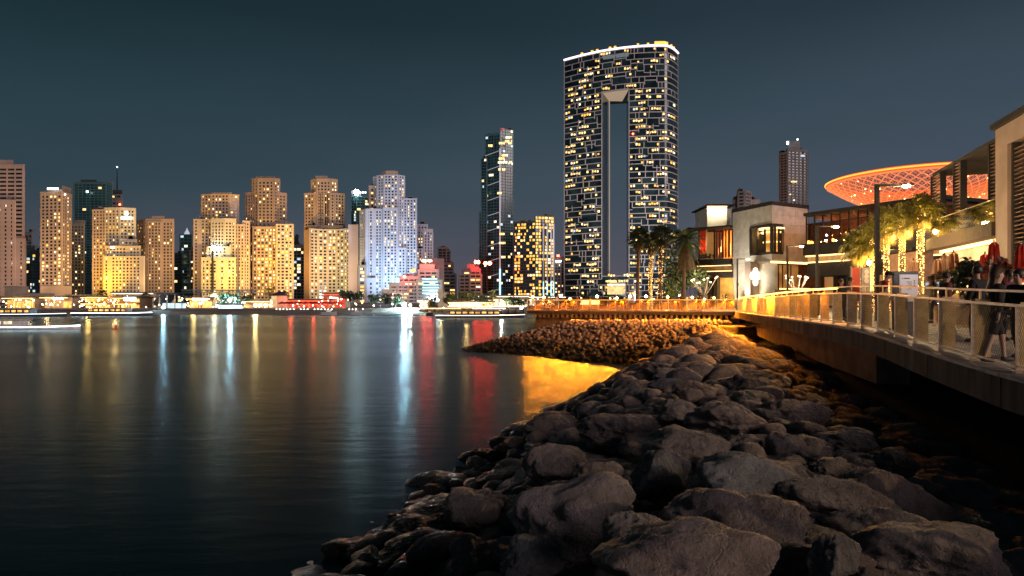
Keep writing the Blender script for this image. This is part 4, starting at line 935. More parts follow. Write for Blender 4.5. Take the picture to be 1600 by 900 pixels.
for (a, ya), (b, yb) in zip(prof[:-1], prof[1:]): m.add([(X(a, 250), 249, Z(ya, 250)), (X(b, 250), 249, Z(yb, 250)), (X(b, 250), 262, Z(yb, 250)), (X(a, 250), 262, Z(ya, 250)), (X(a, 250), 249, Z(ya, 250) - .4), (X(b, 250), 249, Z(yb, 250) - .4), (X(b, 250), 262, Z(yb, 250) - .4), (X(a, 250), 262, Z(ya, 250) - .4)], [(0, 1, 2, 3), (0, 4, 5, 1), (7, 6, 5, 4), (2, 6, 7, 3)])
m.build("roof", DKR, t)
for p in (240, 250, 262, 274): m = MB(); m.box(X(p, 250), X(p, 250) + .3, 249.2, 249.5, 1.4, Z(466 if p < 250 else 461, 250)); m.build("column", BEI, t)
m = MB(); m.box(X(243, 251), X(280, 251), 256, 256.3, 1.6, 3.6); m.build("window", GLOWS['cool'], t)
t = thing("pier_canopy", "long flat truss canopy on columns in front of the floodlit beige cluster", "canopy", (X(340, 262), 262, 1.4))
m = MB(); z1 = Z(452.5, 262); m.box(X(283, 262), X(396, 262), 262, 268, z1 - .35, z1); m.build("roof", pmat("canopy_grey", (.16, .2, .21), .6, var=.2), t)
m = MB(); m.box(X(283, 262), X(396, 262), 262.3, 262.5, z1 - 1.3, z1 - 1.1)
for i in range(44): a = X(283, 262) + (X(396, 262) - X(283, 262)) * i / 44; w = (X(396, 262) - X(283, 262)) / 44; m.tube([(a, 262.4, z1 - 1.2), (a + w / 2, 262.4, z1 - .36), (a + w, 262.4, z1 - 1.2)], .07, 4)
m.build("truss", WALLS['teal'], t, kind='stuff')
for i in range(9): a = X(285 + i * 13.6, 262); m = MB(); m.box(a, a + .35, 262.6, 262.95, 1.4, z1 - 1.32); m.build("column", DKR, t)
pavilion("warm cafe with a bright sign under the long canopy", 291, 329, 464, 252, 'amber', 1, seed=8, bulbs=18, wall=WOOD, extra=lambda t: [MB().box(X(301 + i * 2.7, 250), X(303 + i * 2.7, 250), 249.7, 250, Z(469, 250), Z(466, 250)).build("sign_letter", STRIP['white'], t) for i in range(9)])
pavilion("narrow white kiosk with a dark screen and an amber lamp on top", 329, 342, 460, 250, 'white', 1, roof=BEI, seed=9, bulbs=2)
pavilion("low bluish white lit kiosk by the water with a glowing base", 342, 378, 474, 238, 'cool', 1, seed=10, bulbs=6)
m = MB(); t = thing("light_bar", "low blue white glowing bar on the beach under the kiosk", "light", (X(360, 236.5), 236.5, 1.5)); m.box(X(341, 236.5), X(379, 236.5), 236.4, 236.7, Z(482.6, 236.5), Z(481, 236.5)); m.build("light_tube", STRIP['cool'], t); m = MB(); m.box(X(341, 236.5), X(379, 236.5), 236.75, 237.2, 1.3, Z(481.5, 236.5)); m.build("base", DKR, t)
pavilion("row of small warm stalls between the cool kiosk and the pagoda", 380, 426, 468, 252, 'amber', 1, seed=11, bulbs=26, bcol='white')
t = thing("pagoda", "small pavilion with a pointed pagoda roof among purple and red lights", "pavilion", (X(434, 250), 250, 1.4)); m = MB(); c = (X(434, 250), 252, 0)
m.lathe(c, [(3.9, Z(462, 250)), (2.4, Z(459, 250)), (1.2, Z(457, 250)), (.1, Z(454.5, 250))], 8); m.build("roof", DKR, t); m = MB(); m.lathe(c, [(2.9, 1.4), (2.9, Z(462, 250))], 8); m.build("wall", BEI, t)
pavilion("long red lit beach club terrace with rows of lanterns", 436, 512, 467, 254, 'red', 1, seed=12, bulbs=60)
pavilion("dark red roofed beach bar with a bright strip over its counter", 503, 538, 457, 258, 'red', 1, roof=pmat("roof_red", (.12, .03, .025), .8), seed=13, bulbs=26, extra=lambda t: MB().box(X(515, 256), X(528, 256), 255.7, 256, Z(466.3, 256), Z(464.5, 256)).build("sign_bar", STRIP['white'], t))
pavilion("low hut with amber glow between dark trees and the white glare", 655, 668, 469, 246, 'amber', 1, roof=WOOD, wall=WOOD, seed=14, bulbs=8)
m = MB(); t = thing("annex_block", "small yellow lit block above the amber trees by the terraced hotel", "building", (X(690, 300), 300, 1.5)); m.box(X(684, 300), X(692, 300), 300, 308, 1.5, Z(452, 300)); m.build("wall", BEI, t); m = MB(); m.box(X(692.1, 300), X(699, 300), 301, 308, 1.5, Z(457, 300)); m.build("side_wall", BEI, t)
pavilion("long low restaurant with a blazing warm strip beneath amber trees", 700, 770, 470, 262, 'amber', 1, seed=15, bulbs=34, wall=WOOD, extra=lambda t: MB().box(X(705, 258), X(752, 258), 257.7, 258, Z(477, 258), Z(473.5, 258)).build("light_panel", emat("blaze", (1, .74, .36), 5), t))
pavilion("flat roofed arrival hall with pale canopy at the slim tower's foot", 745, 826, 461, 330, 'white', 1, roof=BEI, seed=16, bulbs=0)
pavilion("glass hall with lit ground floor between the mid rise block and the jetty", 826, 884, 462, 340, 'white', 1, roof=DKR, seed=17, bulbs=10)
for px, D, e, c in ((26, 250, 2500, (1, .6, .25)), (85, 248, 2500, (1, .6, .25)), (56, 250, 2500, (1, .7, .4)), (116, 258, 4000, (1, .7, .35)), (148, 246, 4500, (1, .55, .15)), (190, 250, 4500, (1, .6, .2)), (310, 252, 3000, (1, .6, .2)), (405, 252, 3500, (1, .7, .35)), (460, 252, 2600, (1, .06, .03)), (495, 252, 2600, (1, .06, .03)), (525, 254, 4000, (1, .1, .04)), (730, 262, 6000, (1, .6, .2)), (690, 290, 5000, (1, .7, .3))): far_light(px, D, e * .55, c)
def beach_lamp(label, px, py, D, col, r=.25, e=0, group=None):
    x, z = X(px, D), Z(py, D); t = thing("beach_lamp", label, "lamp", (x, D, 1.4), 0, group)
    m = MB(); m.tube([(x, D, 1.2), (x, D, z - r)], [.09, .06], 6); m.build("pole", DARKM, t); m = MB(); m.ball((x, D, z), r, 8, 5); m.build("bulb", BULBS[col] if not e else emat("bulb_%s_%d" % (col, e), {'cool': (.48, .82, 1), 'amber': (1, .6, .2), 'white': (1, .86, .62)}[col], e), t); return t
beach_lamp("brilliant bluish white lamp on the beach before the terraced hotel", 632, 476, 240, 'cool', .62, 2400)
beach_lamp("brilliant white lamp on the beach below the slim glass tower", 783, 475, 246, 'white', .5, 1300)
beach_lamp("bright cool lamp on the beach under the hump roofed pavilion", 255, 480.5, 233, 'cool', .4, 1300)
beach_lamp("bright cool lamp among the dark trees beneath the long canopy", 359, 469, 246, 'cool', .5, 1200)
beach_lamp("white lamp between the amber hut and the amber trees", 684, 469, 240, 'cool', .4, 90)
beach_lamp("warm white lamp just beside the brilliant bluish one", 641, 477, 240, 'white', .35, 900)
beach_lamp("amber lamp on the roof line of the narrow white kiosk", 335, 461, 249, 'amber', .4, 300)
beach_lamp("warm lamp on the beach in front of the small stalls", 399, 477, 240, 'amber', .4, 800)
beach_lamp("bluish lamp at the end of the far landing beside the jetty railing", 815, 481, 240, 'cool', .35, 90)
rg = random.Random(21)
for i in range(46):
    px = rg.uniform(0, 700); col = 'red' if 440 < px < 540 and rg.random() < .75 else rg.choice(('amber', 'white', 'amber', 'cool'))
    lab = {'red': "small red lamp among the beach club's lights", 'amber': "small amber lamp along the far beach promenade", 'white': "small warm white lamp along the far beach promenade", 'cool': "small cool white lamp along the far beach promenade"}[col]
    beach_lamp(lab, px, rg.uniform(466, 482), rg.uniform(236, 244), col, rg.uniform(.12, .22), 0, lab.replace("lamp", "lamps"))
# parasols of the red lit beach club
RF = pmat("parasol_red", (.5, .04, .03), .7)
proto = None
for i in range(26):
    px = 440 + (i % 13) * 7.6 + rg.uniform(-1.5, 1.5); D = 238 + (i // 13) * 5 + rg.uniform(-1, 1)
    if proto is None:
        proto = thing("parasol", "red beach parasol in the rows of the red lit club", "parasol", (0, 0, 0), 0, "red parasols of the beach club")
        m = MB(); m.lathe((0, 0, 0), [(1.5, 2.0), (.9, 2.45), (.05, 2.8)], 8); m.build("canopy", RF, proto); m = MB(); m.tube([(0, 0, 0), (0, 0, 2.1)], .04, 5); m.build("pole", DARKM, proto); m = MB(); m.ball((0, 0, 1.8), .12, 6, 4); m.build("lantern", BULBS['red'], proto); o = proto
    else: o = copy_tree(proto)
    o.location = (X(px, D), D, 1.45)
# small white lights set in the low wall of the beach
for i in range(26):
    px = 432 + i * 5.4
    if rg.random() < .8:
        o = MB().ball((0, 0, 0), .1, 6, 4).build("wall_light", BULBS['white']); o.location = (X(px, 234.5), 234.5, Z(483.2, 234.5)); tag(o, "tiny round light set in the low beach wall below the red club", "light", "tiny lights in the beach wall")
m = MB(); t = thing("beach_wall", "long low dark wall along the top of the far beach", "wall", (X(500, 235), 235, 1))
for a, b in ((-10, 140), (140, 280), (280, 420), (420, 570), (570, 690)):
    m = MB(); d0, d1 = np.interp([X(a, 240), X(b, 240)], [p[0] for p in BE], [p[1] for p in BE]) + 14; m.add([(X(a, d0), d0, .6), (X(b, d1), d1, .6), (X(b, d1), d1, 2.0), (X(a, d0), d0, 2.0), (X(a, d0), d0 + .5, .6), (X(b, d1), d1 + .5, .6), (X(b, d1), d1 + .5, 2.0), (X(a, d0), d0 + .5, 2.0)], [(0, 1, 2, 3), (3, 2, 6, 7)]); m.build("wall_panel", CONC2, t)
m = MB(); t = thing("landing_stage", "long low landing stage with warm light strips left of the jetty", "landing stage", (X(740, 236), 236, 1))
m.box(X(655, 236), X(822, 236), 236, 241, .4, 1.6); m.build("deck", CONC2, t)
for y, a, b, mt in ((478.5, 700, 822, 'white'), (481.5, 660, 720, 'amber'), (481.5, 738, 790, 'white')): m = MB(); m.box(X(a, 235.9), X(b, 235.9), 235.7, 235.98, Z(y + .8, 236), Z(y, 236)); m.build("strip_light", STRIP[mt], t)
for i in range(15): a = X(656 + i * 11.5, 236); m = MB(); m.box(a, a + .3, 235.4, 235.68, -.5, 1.7); m.build("pile", DARKM, t)
# trees and palms of the far waterfront
tree("big round dark tree on the beach beside the red lit bar", X(549, 240), 240, 1.2, 7.2, 3.3, LEAFD, 1400, .38, 1)
for i, (px, D, h, r, mt, lab) in enumerate([
    (585, 250, 5.6, 3.2, LEAFD, "dark spreading tree nearest the big round one"), (603, 254, 6.2, 3.4, LEAFD, "dark tree behind the yellow lit lawn"), (618, 248, 5.4, 2.8, LEAFD, "low dark tree just before the brilliant bluish lamp"),
    (700, 268, 6, 2.8, LEAF, "amber lit tree at the hut end of the row"), (716, 268, 6.4, 3, LEAF, "amber lit tree over the blazing strip"), (736, 268, 7, 3.2, LEAF, "golden tree in the middle of the amber row"), (755, 270, 6, 2.8, LEAF, "amber tree at the quiet end of the row"),
    (795, 252, 5, 3.2, LEAFD, "dark bushy tree behind the brilliant white lamp"), (812, 254, 4.6, 2.8, LEAFD, "dark bushy tree by the jetty's end"), (352, 250, 6, 2.4, LEAFD, "dark tree under the canopy's middle"), (370, 250, 6.4, 2.6, LEAFD, "dark tree at the cool kiosk"), (385, 256, 5.4, 2.2, LEAFD, "dark tree beside the row of warm stalls"), (216, 256, 4.6, 1.8, LEAFD, "small tree at the end of the amber terrace"), (38, 262, 4.5, 2, LEAF, "small tree on the terrace above the dark fronted restaurant"), (675, 256, 4.5, 2, LEAF, "small tree between the amber hut and the white lamp")]):
    tree(lab, X(px, D), D, 1.4, h, r, mt, 420, .42, 30 + i)
for i, (px, D, h, lab) in enumerate([(420, 252, 6.5, "golden lit palm by the warm stalls"), (445, 256, 5.5, "small palm behind the pagoda"), (160, 262, 5.8, "palm behind the brightest amber restaurant"), (228, 262, 5, "palm between amber terrace and hump roofed pavilion"), (770, 256, 5.5, "palm between the golden tree and the white lamp")]):
    fan_palm(lab, X(px, D), D, 1.4, h, 2.2, 50 + i, 22, tr=.2)
# ------------------------------------------------------------------ boats at rest and the buoy
HULLW = pmat("boat_white", (.6, .6, .6), .35); HULLD = pmat("boat_dark", (.06, .06, .07), .4)
def boat(label, px0, px1, D, hull, zs, strip, cab=None, glow='white', cat="boat", name="motor_boat", group=None):
    x0, x1 = X(px0, D), X(px1, D); L_ = x1 - x0; w = min(4.5, L_ * .24); t = thing(name, label, cat, ((x0 + x1) / 2, D, 0), 0, group)
    m = MB(); n = 10; vs = []
    for i in range(n + 1):
        f = i / n; hw = w / 2 * (1 - max(0, (f - .55) / .45) ** 2 * .97); zz = zs + .45 * max(0, f - .5) ** 2 * 2; xx = x0 + L_ * f
        vs += [(xx, D - hw, zz), (xx, D - hw * .7, -.3), (xx, D + hw * .7, -.3), (xx, D + hw, zz)]
    fs = []
    for i in range(n):
        for j in range(3): fs.append((i * 4 + j, i * 4 + j + 1, i * 4 + j + 5, i * 4 + j + 4))
        fs.append((i * 4 + 3, i * 4, i * 4 + 4, i * 4 + 7))
    fs += [(0, 3, 2, 1)]; m.add(vs, fs); m.build("hull", hull, t, smooth=False)
    if strip:
        m = MB(); m.tube([(vs[i * 4][0], vs[i * 4][1] - .05, vs[i * 4][2] - .12) for i in range(n + 1)], .07 if D > 150 else .045, 5); m.build("trail_strip", strip, t)  # strip added to stand for the moving boat's light trail
    if cab:
        a, b, h = cab; m = MB(); m.box(x0 + L_ * a, x0 + L_ * b, D - w * .36, D + w * .36, zs, zs + h); cb = m.build("cabin", hull, t)
        m = MB(); k = max(3, int(L_ * (b - a) / 1.6))
        for i in range(k): q = x0 + L_ * a + L_ * (b - a) * (i + .15) / k; m = MB(); m.box(q, q + L_ * (b - a) / k * .7, D - w * .36 - .04, D - w * .36 - .005, zs + h * .35, zs + h * .8); m.build("window", GLOWS[glow], cb)
        m = MB(); m.box(x0 + L_ * (a - .04), x0 + L_ * (b + .03), D - w * .42, D + w * .42, zs + h + .01, zs + h + .12); m.build("roof", HULLW, t)
        m = MB(); m.tube([(x0 + L_ * (a + b) / 2, D, zs + h + .12), (x0 + L_ * (a + b) / 2, D, zs + h + 1.6)], .05, 5); m.build("mast", DARKM, t)
    return t
S1 = emat("boat_trail_white", (.85, .95, 1), 8); S2 = emat("boat_trail_peach", (1, .78, .6), 4); S3 = emat("boat_trail_red", (1, .25, .12), 3)
boat("long low white boat with an added light trail strip cut by the photo's edge", -60, 126, 107, HULLW, .55, S1, (.12, .5, 1.0), 'white')
boat("slender dark boat with an added white light trail strip before the dark fronted restaurants", 118, 238, 205, HULLD, .95, S1, (.2, .7, 1.3), 'amber')
boat("dark tour boat with an added pale light trail strip further left along the beach", -70, 104, 196, HULLD, .8, emat("boat_trail_dim", (.8, .9, 1), 3), (.2, .7, 1.3), 'amber')
boat("long ferry with an added blazing peach light trail strip near the landing stage", 682, 820, 182, HULLD, .75, S2, (.15, .72, 1.1), 'amber')
boat("small dark launch moored off the beach near the bluish lamp", 666, 677, 205, HULLD, .8, None, (.3, .6, .7), 'amber')
boat("little white speedboat drawn up below the red club", 502, 526, 216, HULLW, .9, None, (.35, .6, .6), 'white')
boat("white jet boat at the waterline below the big round tree", 549, 566, 216, HULLW, .9, None, (.35, .6, .6), 'white')
t = thing("buoy", "small red lit buoy floating alone on the open water", "buoy", (X(180.5, 108), 108, 0)); c = (X(180.5, 108), 108, 0)
m = MB(); m.lathe(c, [(.42, -.2), (.45, .1), (.3, .22)], 12); m.build("float", pmat("buoy_red", (.5, .06, .03), .5), t); m = MB(); m.lathe(c, [(.22, .22), (.1, .85)], 8); m.build("tower", MATS["buoy_red"], t); m = MB(); m.ball((c[0], c[1], .98), .14, 8, 5); m.build("lamp", emat("buoy_lamp", (1, .22, .05), 22), t)
# ------------------------------------------------------------------ buildings along the promenade
STO = pmat("travertine", (.47, .44, .40), .7, var=.14, scale=.9, bump=.2, bscale=6); STW = pmat("frame_stone", (.36, .27, .23), .75, var=.12, scale=.8, bump=.15, bscale=6)
CHAR = pmat("charcoal_panel", (.04, .037, .037), .9, 0, var=.2, scale=.6, spec=.12); WLV = pmat("louvre_wood", (.19, .11, .085), .85, var=.25, scale=1.5); WALLW = pmat("timber_cladding", (.22, .085, .05), .9, var=.3, scale=1.2)
CURT = pmat("curtain_red", (.42, .03, .015), .8, var=.3, scale=2); AMB = emat("room_amber", (1, .42, .08), 1.0, .7, .6); STA = emat("cove_light", (1, .62, .24), 3.2); DGL = glassmat("shop_glass", (.02, .018, .016), .08); CLG = clear_glass("balustrade_glass", (.86, .9, .9), .25)
def V2(px, D): return Vector((X(px, D), D))
def wallrun(name, mat, a, b, z0, z1, d0, d1, parent, u0=None, u1=None):
    u = (b - a); L_ = u.length; u = u / L_; n = Vector((u.y, -u.x)); m = MB(); m.obox(a, u, n, 0 if u0 is None else u0 * L_, L_ if u1 is None else u1 * L_, d0, d1, z0, z1); return m.build(name, mat, parent)
G0 = 3.46
# --- white building with the wrapped corner window
t = thing("white_building", "white stone building with a dark framed corner window and glowing round logo", "building", (X(1206, 104), 104, G0))
A, C, B = V2(1145, 113.3), V2(1206, 104), V2(1262, 108.4)
ztp = Z(320, 104); ul = (C - A).normalized(); ur = (B - C).normalized(); Ll, Lr = (C - A).length, (B - C).length
nl, nr = Vector((ul.y, -ul.x)), Vector((ur.y, -ur.x)); bk = Vector((6, 16))
w0 = (Z(349, 104), Z(396.5, 104)); wz1, wz0 = w0; fl, frr = .47, .30
zc = Z(407.5, 104)
def course(u, o, n, s0, s1, z0, z1, nm="stone_panel", per=3.0, hh=1.55):
    """facade laid in stone panels with open joints"""
    k = max(1, round((s1 - s0) / per)); r = max(1, round((z1 - z0) / hh))
    for j in range(r):
        for i in range(k):
            m = MB(); g_ = .012; m.obox(o, u, n, s0 + (s1 - s0) * i / k + g_, s0 + (s1 - s0) * (i + 1) / k - g_, -.1, .0 + rng.uniform(-.006, .006), z0 + (z1 - z0) * j / r + g_, z0 + (z1 - z0) * (j + 1) / r - g_); m.build(nm, STO, t)
course(ul, A, nl, 0, Ll * fl, zc, ztp); course(ul, A, nl, Ll * fl, Ll, wz1, ztp); course(ul, A, nl, Ll * fl, Ll, zc, wz0)
course(ur, C, nr, Lr * frr, Lr, zc, ztp); course(ur, C, nr, 0, Lr * frr, wz1, ztp); course(ur, C, nr, 0, Lr * frr, zc, wz0)
m = MB(); ins = [A - nl * .12, C - nl * .12 - nr * .12, B - nr * .12]
m.prism([tuple(ins[0]), tuple(A + ul * Ll * fl - nl * .12), tuple(A + ul * Ll * fl - nl * 3.5), tuple(C + ur * Lr * frr - nr * 3.5), tuple(C + ur * Lr * frr - nr * .12), tuple(ins[2]), tuple(B + bk), tuple(A + bk)], zc, ztp - .05); m.build("core", CHAR, t)
m = MB(); m.prism([tuple(ins[0]), tuple(ins[1]), tuple(ins[2]), tuple(B + bk), tuple(A + bk)], wz1 + .02, ztp - .06); m.prism([tuple(ins[0]), tuple(ins[1]), tuple(ins[2]), tuple(B + bk), tuple(A + bk)], zc + .02, wz0 - .02); m.build("floor_block", CHAR, t)
m = MB(); m.prism([tuple(A + nl * .25), tuple(C + nl * .25 + nr * .1), tuple(B + nr * .25), tuple(B + bk), tuple(A + bk)], ztp, ztp + .55); m.build("parapet", CHAR, t)
for (o, u, n, s0, s1) in ((A, ul, nl, Ll * fl, Ll), (C, ur, nr, 0, Lr * frr)):
    L_ = s1 - s0
    for (a, b, z0, z1) in ((s0, s1, wz1 - .35, wz1), (s0, s1, wz0, wz0 + .35)): m = MB(); m.obox(o, u, n, a, b, -.3, .12, z0, z1); m.build("window_frame", CHAR, t)
    for k in range(4): c = s0 + L_ * k / 3; m = MB(); m.obox(o, u, n, c - (.14 if k % 3 == 0 else .06), c + (.14 if k % 3 == 0 else .06), -.25, .09, wz0 + .352, wz1 - .352); m.build("mullion", CHAR, t)
    m = MB(); m.obox(o, u, n, s0 + .1, s1 - .1, -.2, -.18, wz0 + .36, wz1 - .36); m.build("window_glass", CLG, t)
ic = C - nl * 2.2 - nr * 2.2
for k in range(7):
    m = MB(); p = A + ul * (Ll * (fl + .04 + k * .075)) - nl * (2.4 + (k % 3) * .3); m.box(p.x - .12, p.x + .12, p.y, p.y + .2, wz0 + .36, wz0 + (.55 + .4 * (k * 37 % 5) / 5) * (wz1 - wz0)); m.build("interior_column", AMB if k % 2 else WLV, t)
for k, (zf, r_) in enumerate(((.72, 1.5), (.40, 1.3), (.85, 1.9))):
    m = MB(); m.lathe((ic.x, ic.y, wz0 + (wz1 - wz0) * zf), [(r_, 0), (r_ + .05, .18), (r_, .22)], 20); m.build("ring_light", STA, t)
m = MB(); m.lathe((ic.x, ic.y, 0), [(1.1, wz0 + .36), (1.1, wz1 - .4)], 14); m.build("interior_drum", AMB, t)
m = MB()
for k in range(7): a = rng.uniform(0, 1); m.tube([(A.x + ul.x * Ll * (fl + .05 + .4 * a) + 1, A.y + ul.y * Ll * (fl + .05 + .4 * a) + 1.0, wz1 - .5 - rng.uniform(0, .8)), (A.x + ul.x * Ll * (fl + .2 + .3 * a) + 1, A.y + ul.y * Ll * (fl + .2 + .3 * a) + 1.4, wz1 - .45 - rng.uniform(0, .5))], .05, 4)
m.build("ceiling_branch", BEI, t)
lamp('POINT', 'interior_light', (ic.x - 1.5, ic.y + .6, wz1 - 1.2), 700, (1, .55, .2), .4)
# lower storey: rounded stone drum, recess with logo, dark shopfront
g0 = G0
lo = MB(); p1 = A + ul * Ll * .80; arc = [A + nl * -.12, p1 - nl * .12]
for k in range(8): a = k / 7 * 1.25; q = p1 + ul * (1.7 * math.sin(a)) - nl * (.12 + 1.7 * (1 - math.cos(a))); arc.append(q)
lo.prism([tuple(p) for p in arc] + [tuple(arc[-1] + Vector((3, 9))), tuple(A + bk)], g0, zc - .01); lo.build("ground_storey", STO, t, smooth=False)
rcs = C + ur * 0.2 - nr * 3.0; m = MB(); m.obox(C, ur, nr, -1.2, Lr * .38, -4.1, -3.0, g0, zc - .02); m.build("recess_wall", STW, t)
m = MB(); m.obox(C, ur, nr, Lr * .381, Lr + 2, -4, -3.2, g0, zc - .02); m.build("shop_window", emat("shop_interior", (1, .45, .12), .22, .9, .5), t)
for k in range(6): m = MB(); s = Lr * (.40 + .12 * k); m.obox(C, ur, nr, s, s + .1, -3.19, -3.05, g0, zc - .03); m.build("mullion", CHAR, t)
m = MB(); m.obox(C, ur, nr, -.2, Lr + 4, -.12, .1, zc - .32, zc - .03); m.build("cove_strip", STA, t)
m = MB(); m.obox(C, ur, nr, 0, Lr + 4, -3.0, -.13, zc - .3, zc - .02); m.build("soffit", STW, t)
lx = C + ur * (Lr * -.02) - nr * 2.9
for dx, dz, r_ in ((-.62, 0, .62), (.62, 0, .62), (0, .75, .5), (0, -1.0, .55), (0, 0, .55)):
    m = MB(); vs = MB(); vs.lathe((0, 0, 0), [(r_, -.06), (r_, .06)], 14); m.add([tuple(Vector((*(lx + ur * (dx + a)), Z(430, 104) + dz + b)) + Vector((*(nr * c), 0))) for a, b, c in vs.v], vs.f); m.build("logo_disc", emat("logo_glow", (1, .86, .6), 3), t)
for s, e_ in ((.12, 260), (.5, 420), (.72, 520)): p = A + ul * Ll * s + nl * .7; lamp('SPOT', "wall_uplight", (p.x, p.y, g0 + .35), e_ * 2, (1, .80, .45), .1, (-nl.x * .32, -nl.y * .32, 1), 80, .8); q = p + nl * 4; lamp('SPOT', 'wall_fill_light', (q.x, q.y, g0 + .4), 3000, (1, .90, .72), .2, (-nl.x * .75, -nl.y * .75, 1), 75, .9); o = MB().lathe((p.x, p.y, g0), [(.14, 0), (.16, .2)], 8).build("uplight", DARKM); tag(o, "small ground uplight at the white building's stone foot", "uplight", "uplights along the white building")  # the second, fixtureless spot is an unseen fill added to brighten the wall
# --- pylon and red curtained wing
t = thing("pylon", "pale square pylon glowing under its cap behind the red curtained terrace", "tower", (X(1125, 122), 122, G0)); m = MB(); a = V2(1105, 122); m.box(X(1105, 122), X(1136, 122), 122, 130, G0, Z(324, 122)); m.build("shaft", STO, t); m = MB(); m.box(X(1136.2, 122), X(1146, 122), 123.2, 130, G0, Z(325, 122)); m.build("side_shaft", STO, t); m = MB(); m.box(X(1103.5, 121), X(1147, 121), 120.3, 131, Z(322.8, 122), Z(321, 122)); m.build("cap", CHAR, t)
m = MB(); m.box(X(1105, 121), X(1136, 121), 120.9, 121.15, Z(324.6, 122), Z(323.2, 122)); m.build("cap_light", STA, t); lamp('AREA', "pylon_cap_light", (X(1121, 121), 121.1, Z(325.5, 122)), 420, (1, .82, .5), 3.3, (0, .5, -.85), sy=.2)
t = thing("terrace_wing", "open two storey wing with tall red curtains under a thin dark roof", "building", (X(1116, 116), 116, G0))
D0, D1 = 118.5, 114.2
a, b = V2(1089, D0), V2(1146, D1)
wallrun("roof", CHAR, V2(1084, D0), b, Z(359.5, D0), Z(357.2, D0), -9, 1.6, t); wallrun("floor_slab", CHAR, V2(1087, D0), b, Z(414, D0), Z(406.5, D0), -9, 1.2, t)
z0, z1 = Z(406.4, D0), Z(359.6, D0)
def curtain(s0, s1, d, nm="curtain", mt=CURT):
    u = (b - a); L_ = u.length; u /= L_; n = Vector((u.y, -u.x)); m = MB(); k = max(4, int((s1 - s0) * L_ / .22)); pts = []
    for i in range(k + 1): q = a + u * L_ * (s0 + (s1 - s0) * i / k) + n * (d + (.09 if i % 2 else -.09)); pts.append(q)
    for p, q in zip(pts[:-1], pts[1:]): m.quad((*p, z0 + .3), (*q, z0 + .3), (*q, z1 - .1), (*p, z1 - .1))
    m.build(nm, mt, t)
curtain(.02, .22, -.6)
for k in range(9): curtain(.47 + k * .058, .47 + k * .058 + .036, -.8 - (k % 3) * .3)
m = MB(); u = (b - a).normalized(); n = Vector((u.y, -u.x)); L_ = (b - a).length; m.obox(a, u, n, .46 * L_, L_, -4, -3.8, z0, z1 - .02); m.build("room_glow", emat("curtain_room", (1, .36, .06), .8, .6, .8), t)
for k in range(14):
    m = MB(); s = rng.uniform(.48, .97) * L_; m.obox(a, u, n, s, s + .06, -1.6, -1.5, z0 + rng.uniform(.4, 1.5), z0 + rng.uniform(2, 4)); m.build("pendant_light", STA if k % 2 else AMB, t)
for s in (.03, .24, .46, .99): m = MB(); m.obox(a, u, n, s * L_ - .1, s * L_ + .1, -.5, -.3, G0, z1 - .02); m.build("column", STO if s == .24 else CHAR, t)
m = MB(); m.obox(a, u, n, 0, L_, .9, 1.0, Z(417.2, D0), Z(416.2, D0)); m.build("cove_strip", STA, t); m = MB(); m.obox(a, u, n, 0, L_, .3, .5, Z(424, D0), Z(417.4, D0)); m.build("fascia", WOOD, t); m = MB(); m.obox(a, u, n, 0, L_, .55, .65, Z(425.4, D0), Z(424.4, D0)); m.build("cove_strip", STA, t)
m = MB(); m.obox(a, u, n, .0, L_, -.2, .1, Z(434, D0), Z(425.6, D0)); m.build("lintel", CHAR, t); m = MB(); m.obox(a, u, n, .45 * L_, L_, -3, -2.8, G0 + .8, Z(434.2, D0)); m.build("bar_glow", emat("bar_room", (1, .5, .1), .7, .8, .6), t); m = MB(); m.obox(a, u, n, .22 * L_, .46 * L_, -1.5, -1.2, G0, Z(434.2, D0)); m.build("door_panel", CHAR, t)
m = MB(); m.obox(a, u, n, .5 * L_, L_, -2.2, -1.6, G0 + .05, G0 + 1.2); m.build("bar_counter", WOOD, t)
lamp('POINT', "terrace_light", tuple(a + u * L_ * .7 - n * 2.5) + (z0 + 2.8,), 500, (1, .45, .1), .4); lamp('POINT', "terrace_light", tuple(a + u * L_ * .1 + n * .6) + (z0 + 2.4,), 150, (1, .4, .15), .3); lamp('POINT', "bar_light", tuple(a + u * L_ * .7 + n * 1.6) + (G0 + 2.6,), 350, (1, .6, .2), .4)
m = MB()
for k in range(16): q = a + u * (rng.uniform(.02, .44) * L_) - n * rng.uniform(-.4, .8); m.ball((q.x, q.y, z0 + rng.uniform(.3, 1.0)), rng.uniform(.16, .3), 6, 4)
m.build("terrace_plant", LEAF, t, kind='stuff')
# --- dark terrace building with the light band, behind the palms
t = thing("terrace_building", "dark glazed terrace building with orange lanterns above a long amber light band", "building", (X(1340, 94), 94, G0))
a, b = V2(1264, 100), V2(1475, 82.3); u = (b - a); L_ = u.length; u /= L_; n = Vector((u.y, -u.x))
zA, zB, zT = Z(402, 100), Z(411.5, 100), Z(334.5, 100)
m = MB(); m.obox(a, u, n, -.3, L_, -12, .8, zT - .35, zT + .1); m.build("roof", CHAR, t); m = MB(); m.obox(a, u, n, -.3, L_, -12, .9, zA + .25, zA + 1.9); m.build("parapet", CHAR, t)
m = MB(); m.obox(a, u, n, -10, L_ + 1, -9, -8.8, G0, zT - .36); m.build("rear_wall", pmat("rear_wall", (.12, .04, .02), .8, var=.4), t)
for k in range(15): s = L_ * k / 14; m = MB(); m.obox(a, u, n, s - .07, s + .07, .4, .6, zA + 1.9, zT - .36); m.build("mullion", CHAR, t)
for k in range(9): s = L_ * (k + .5) / 9; m = MB(); m.obox(a, u, n, s - .1, s + .1, -8, .3, zT - .8, zT - .4); m.build("roof_beam", WLV, t)
for z_, nm in ((zT - 1.6, "transom"),): m = MB(); m.obox(a, u, n, 0, L_, .42, .58, z_, z_ + .12); m.build(nm, CHAR, t)
panels = 22
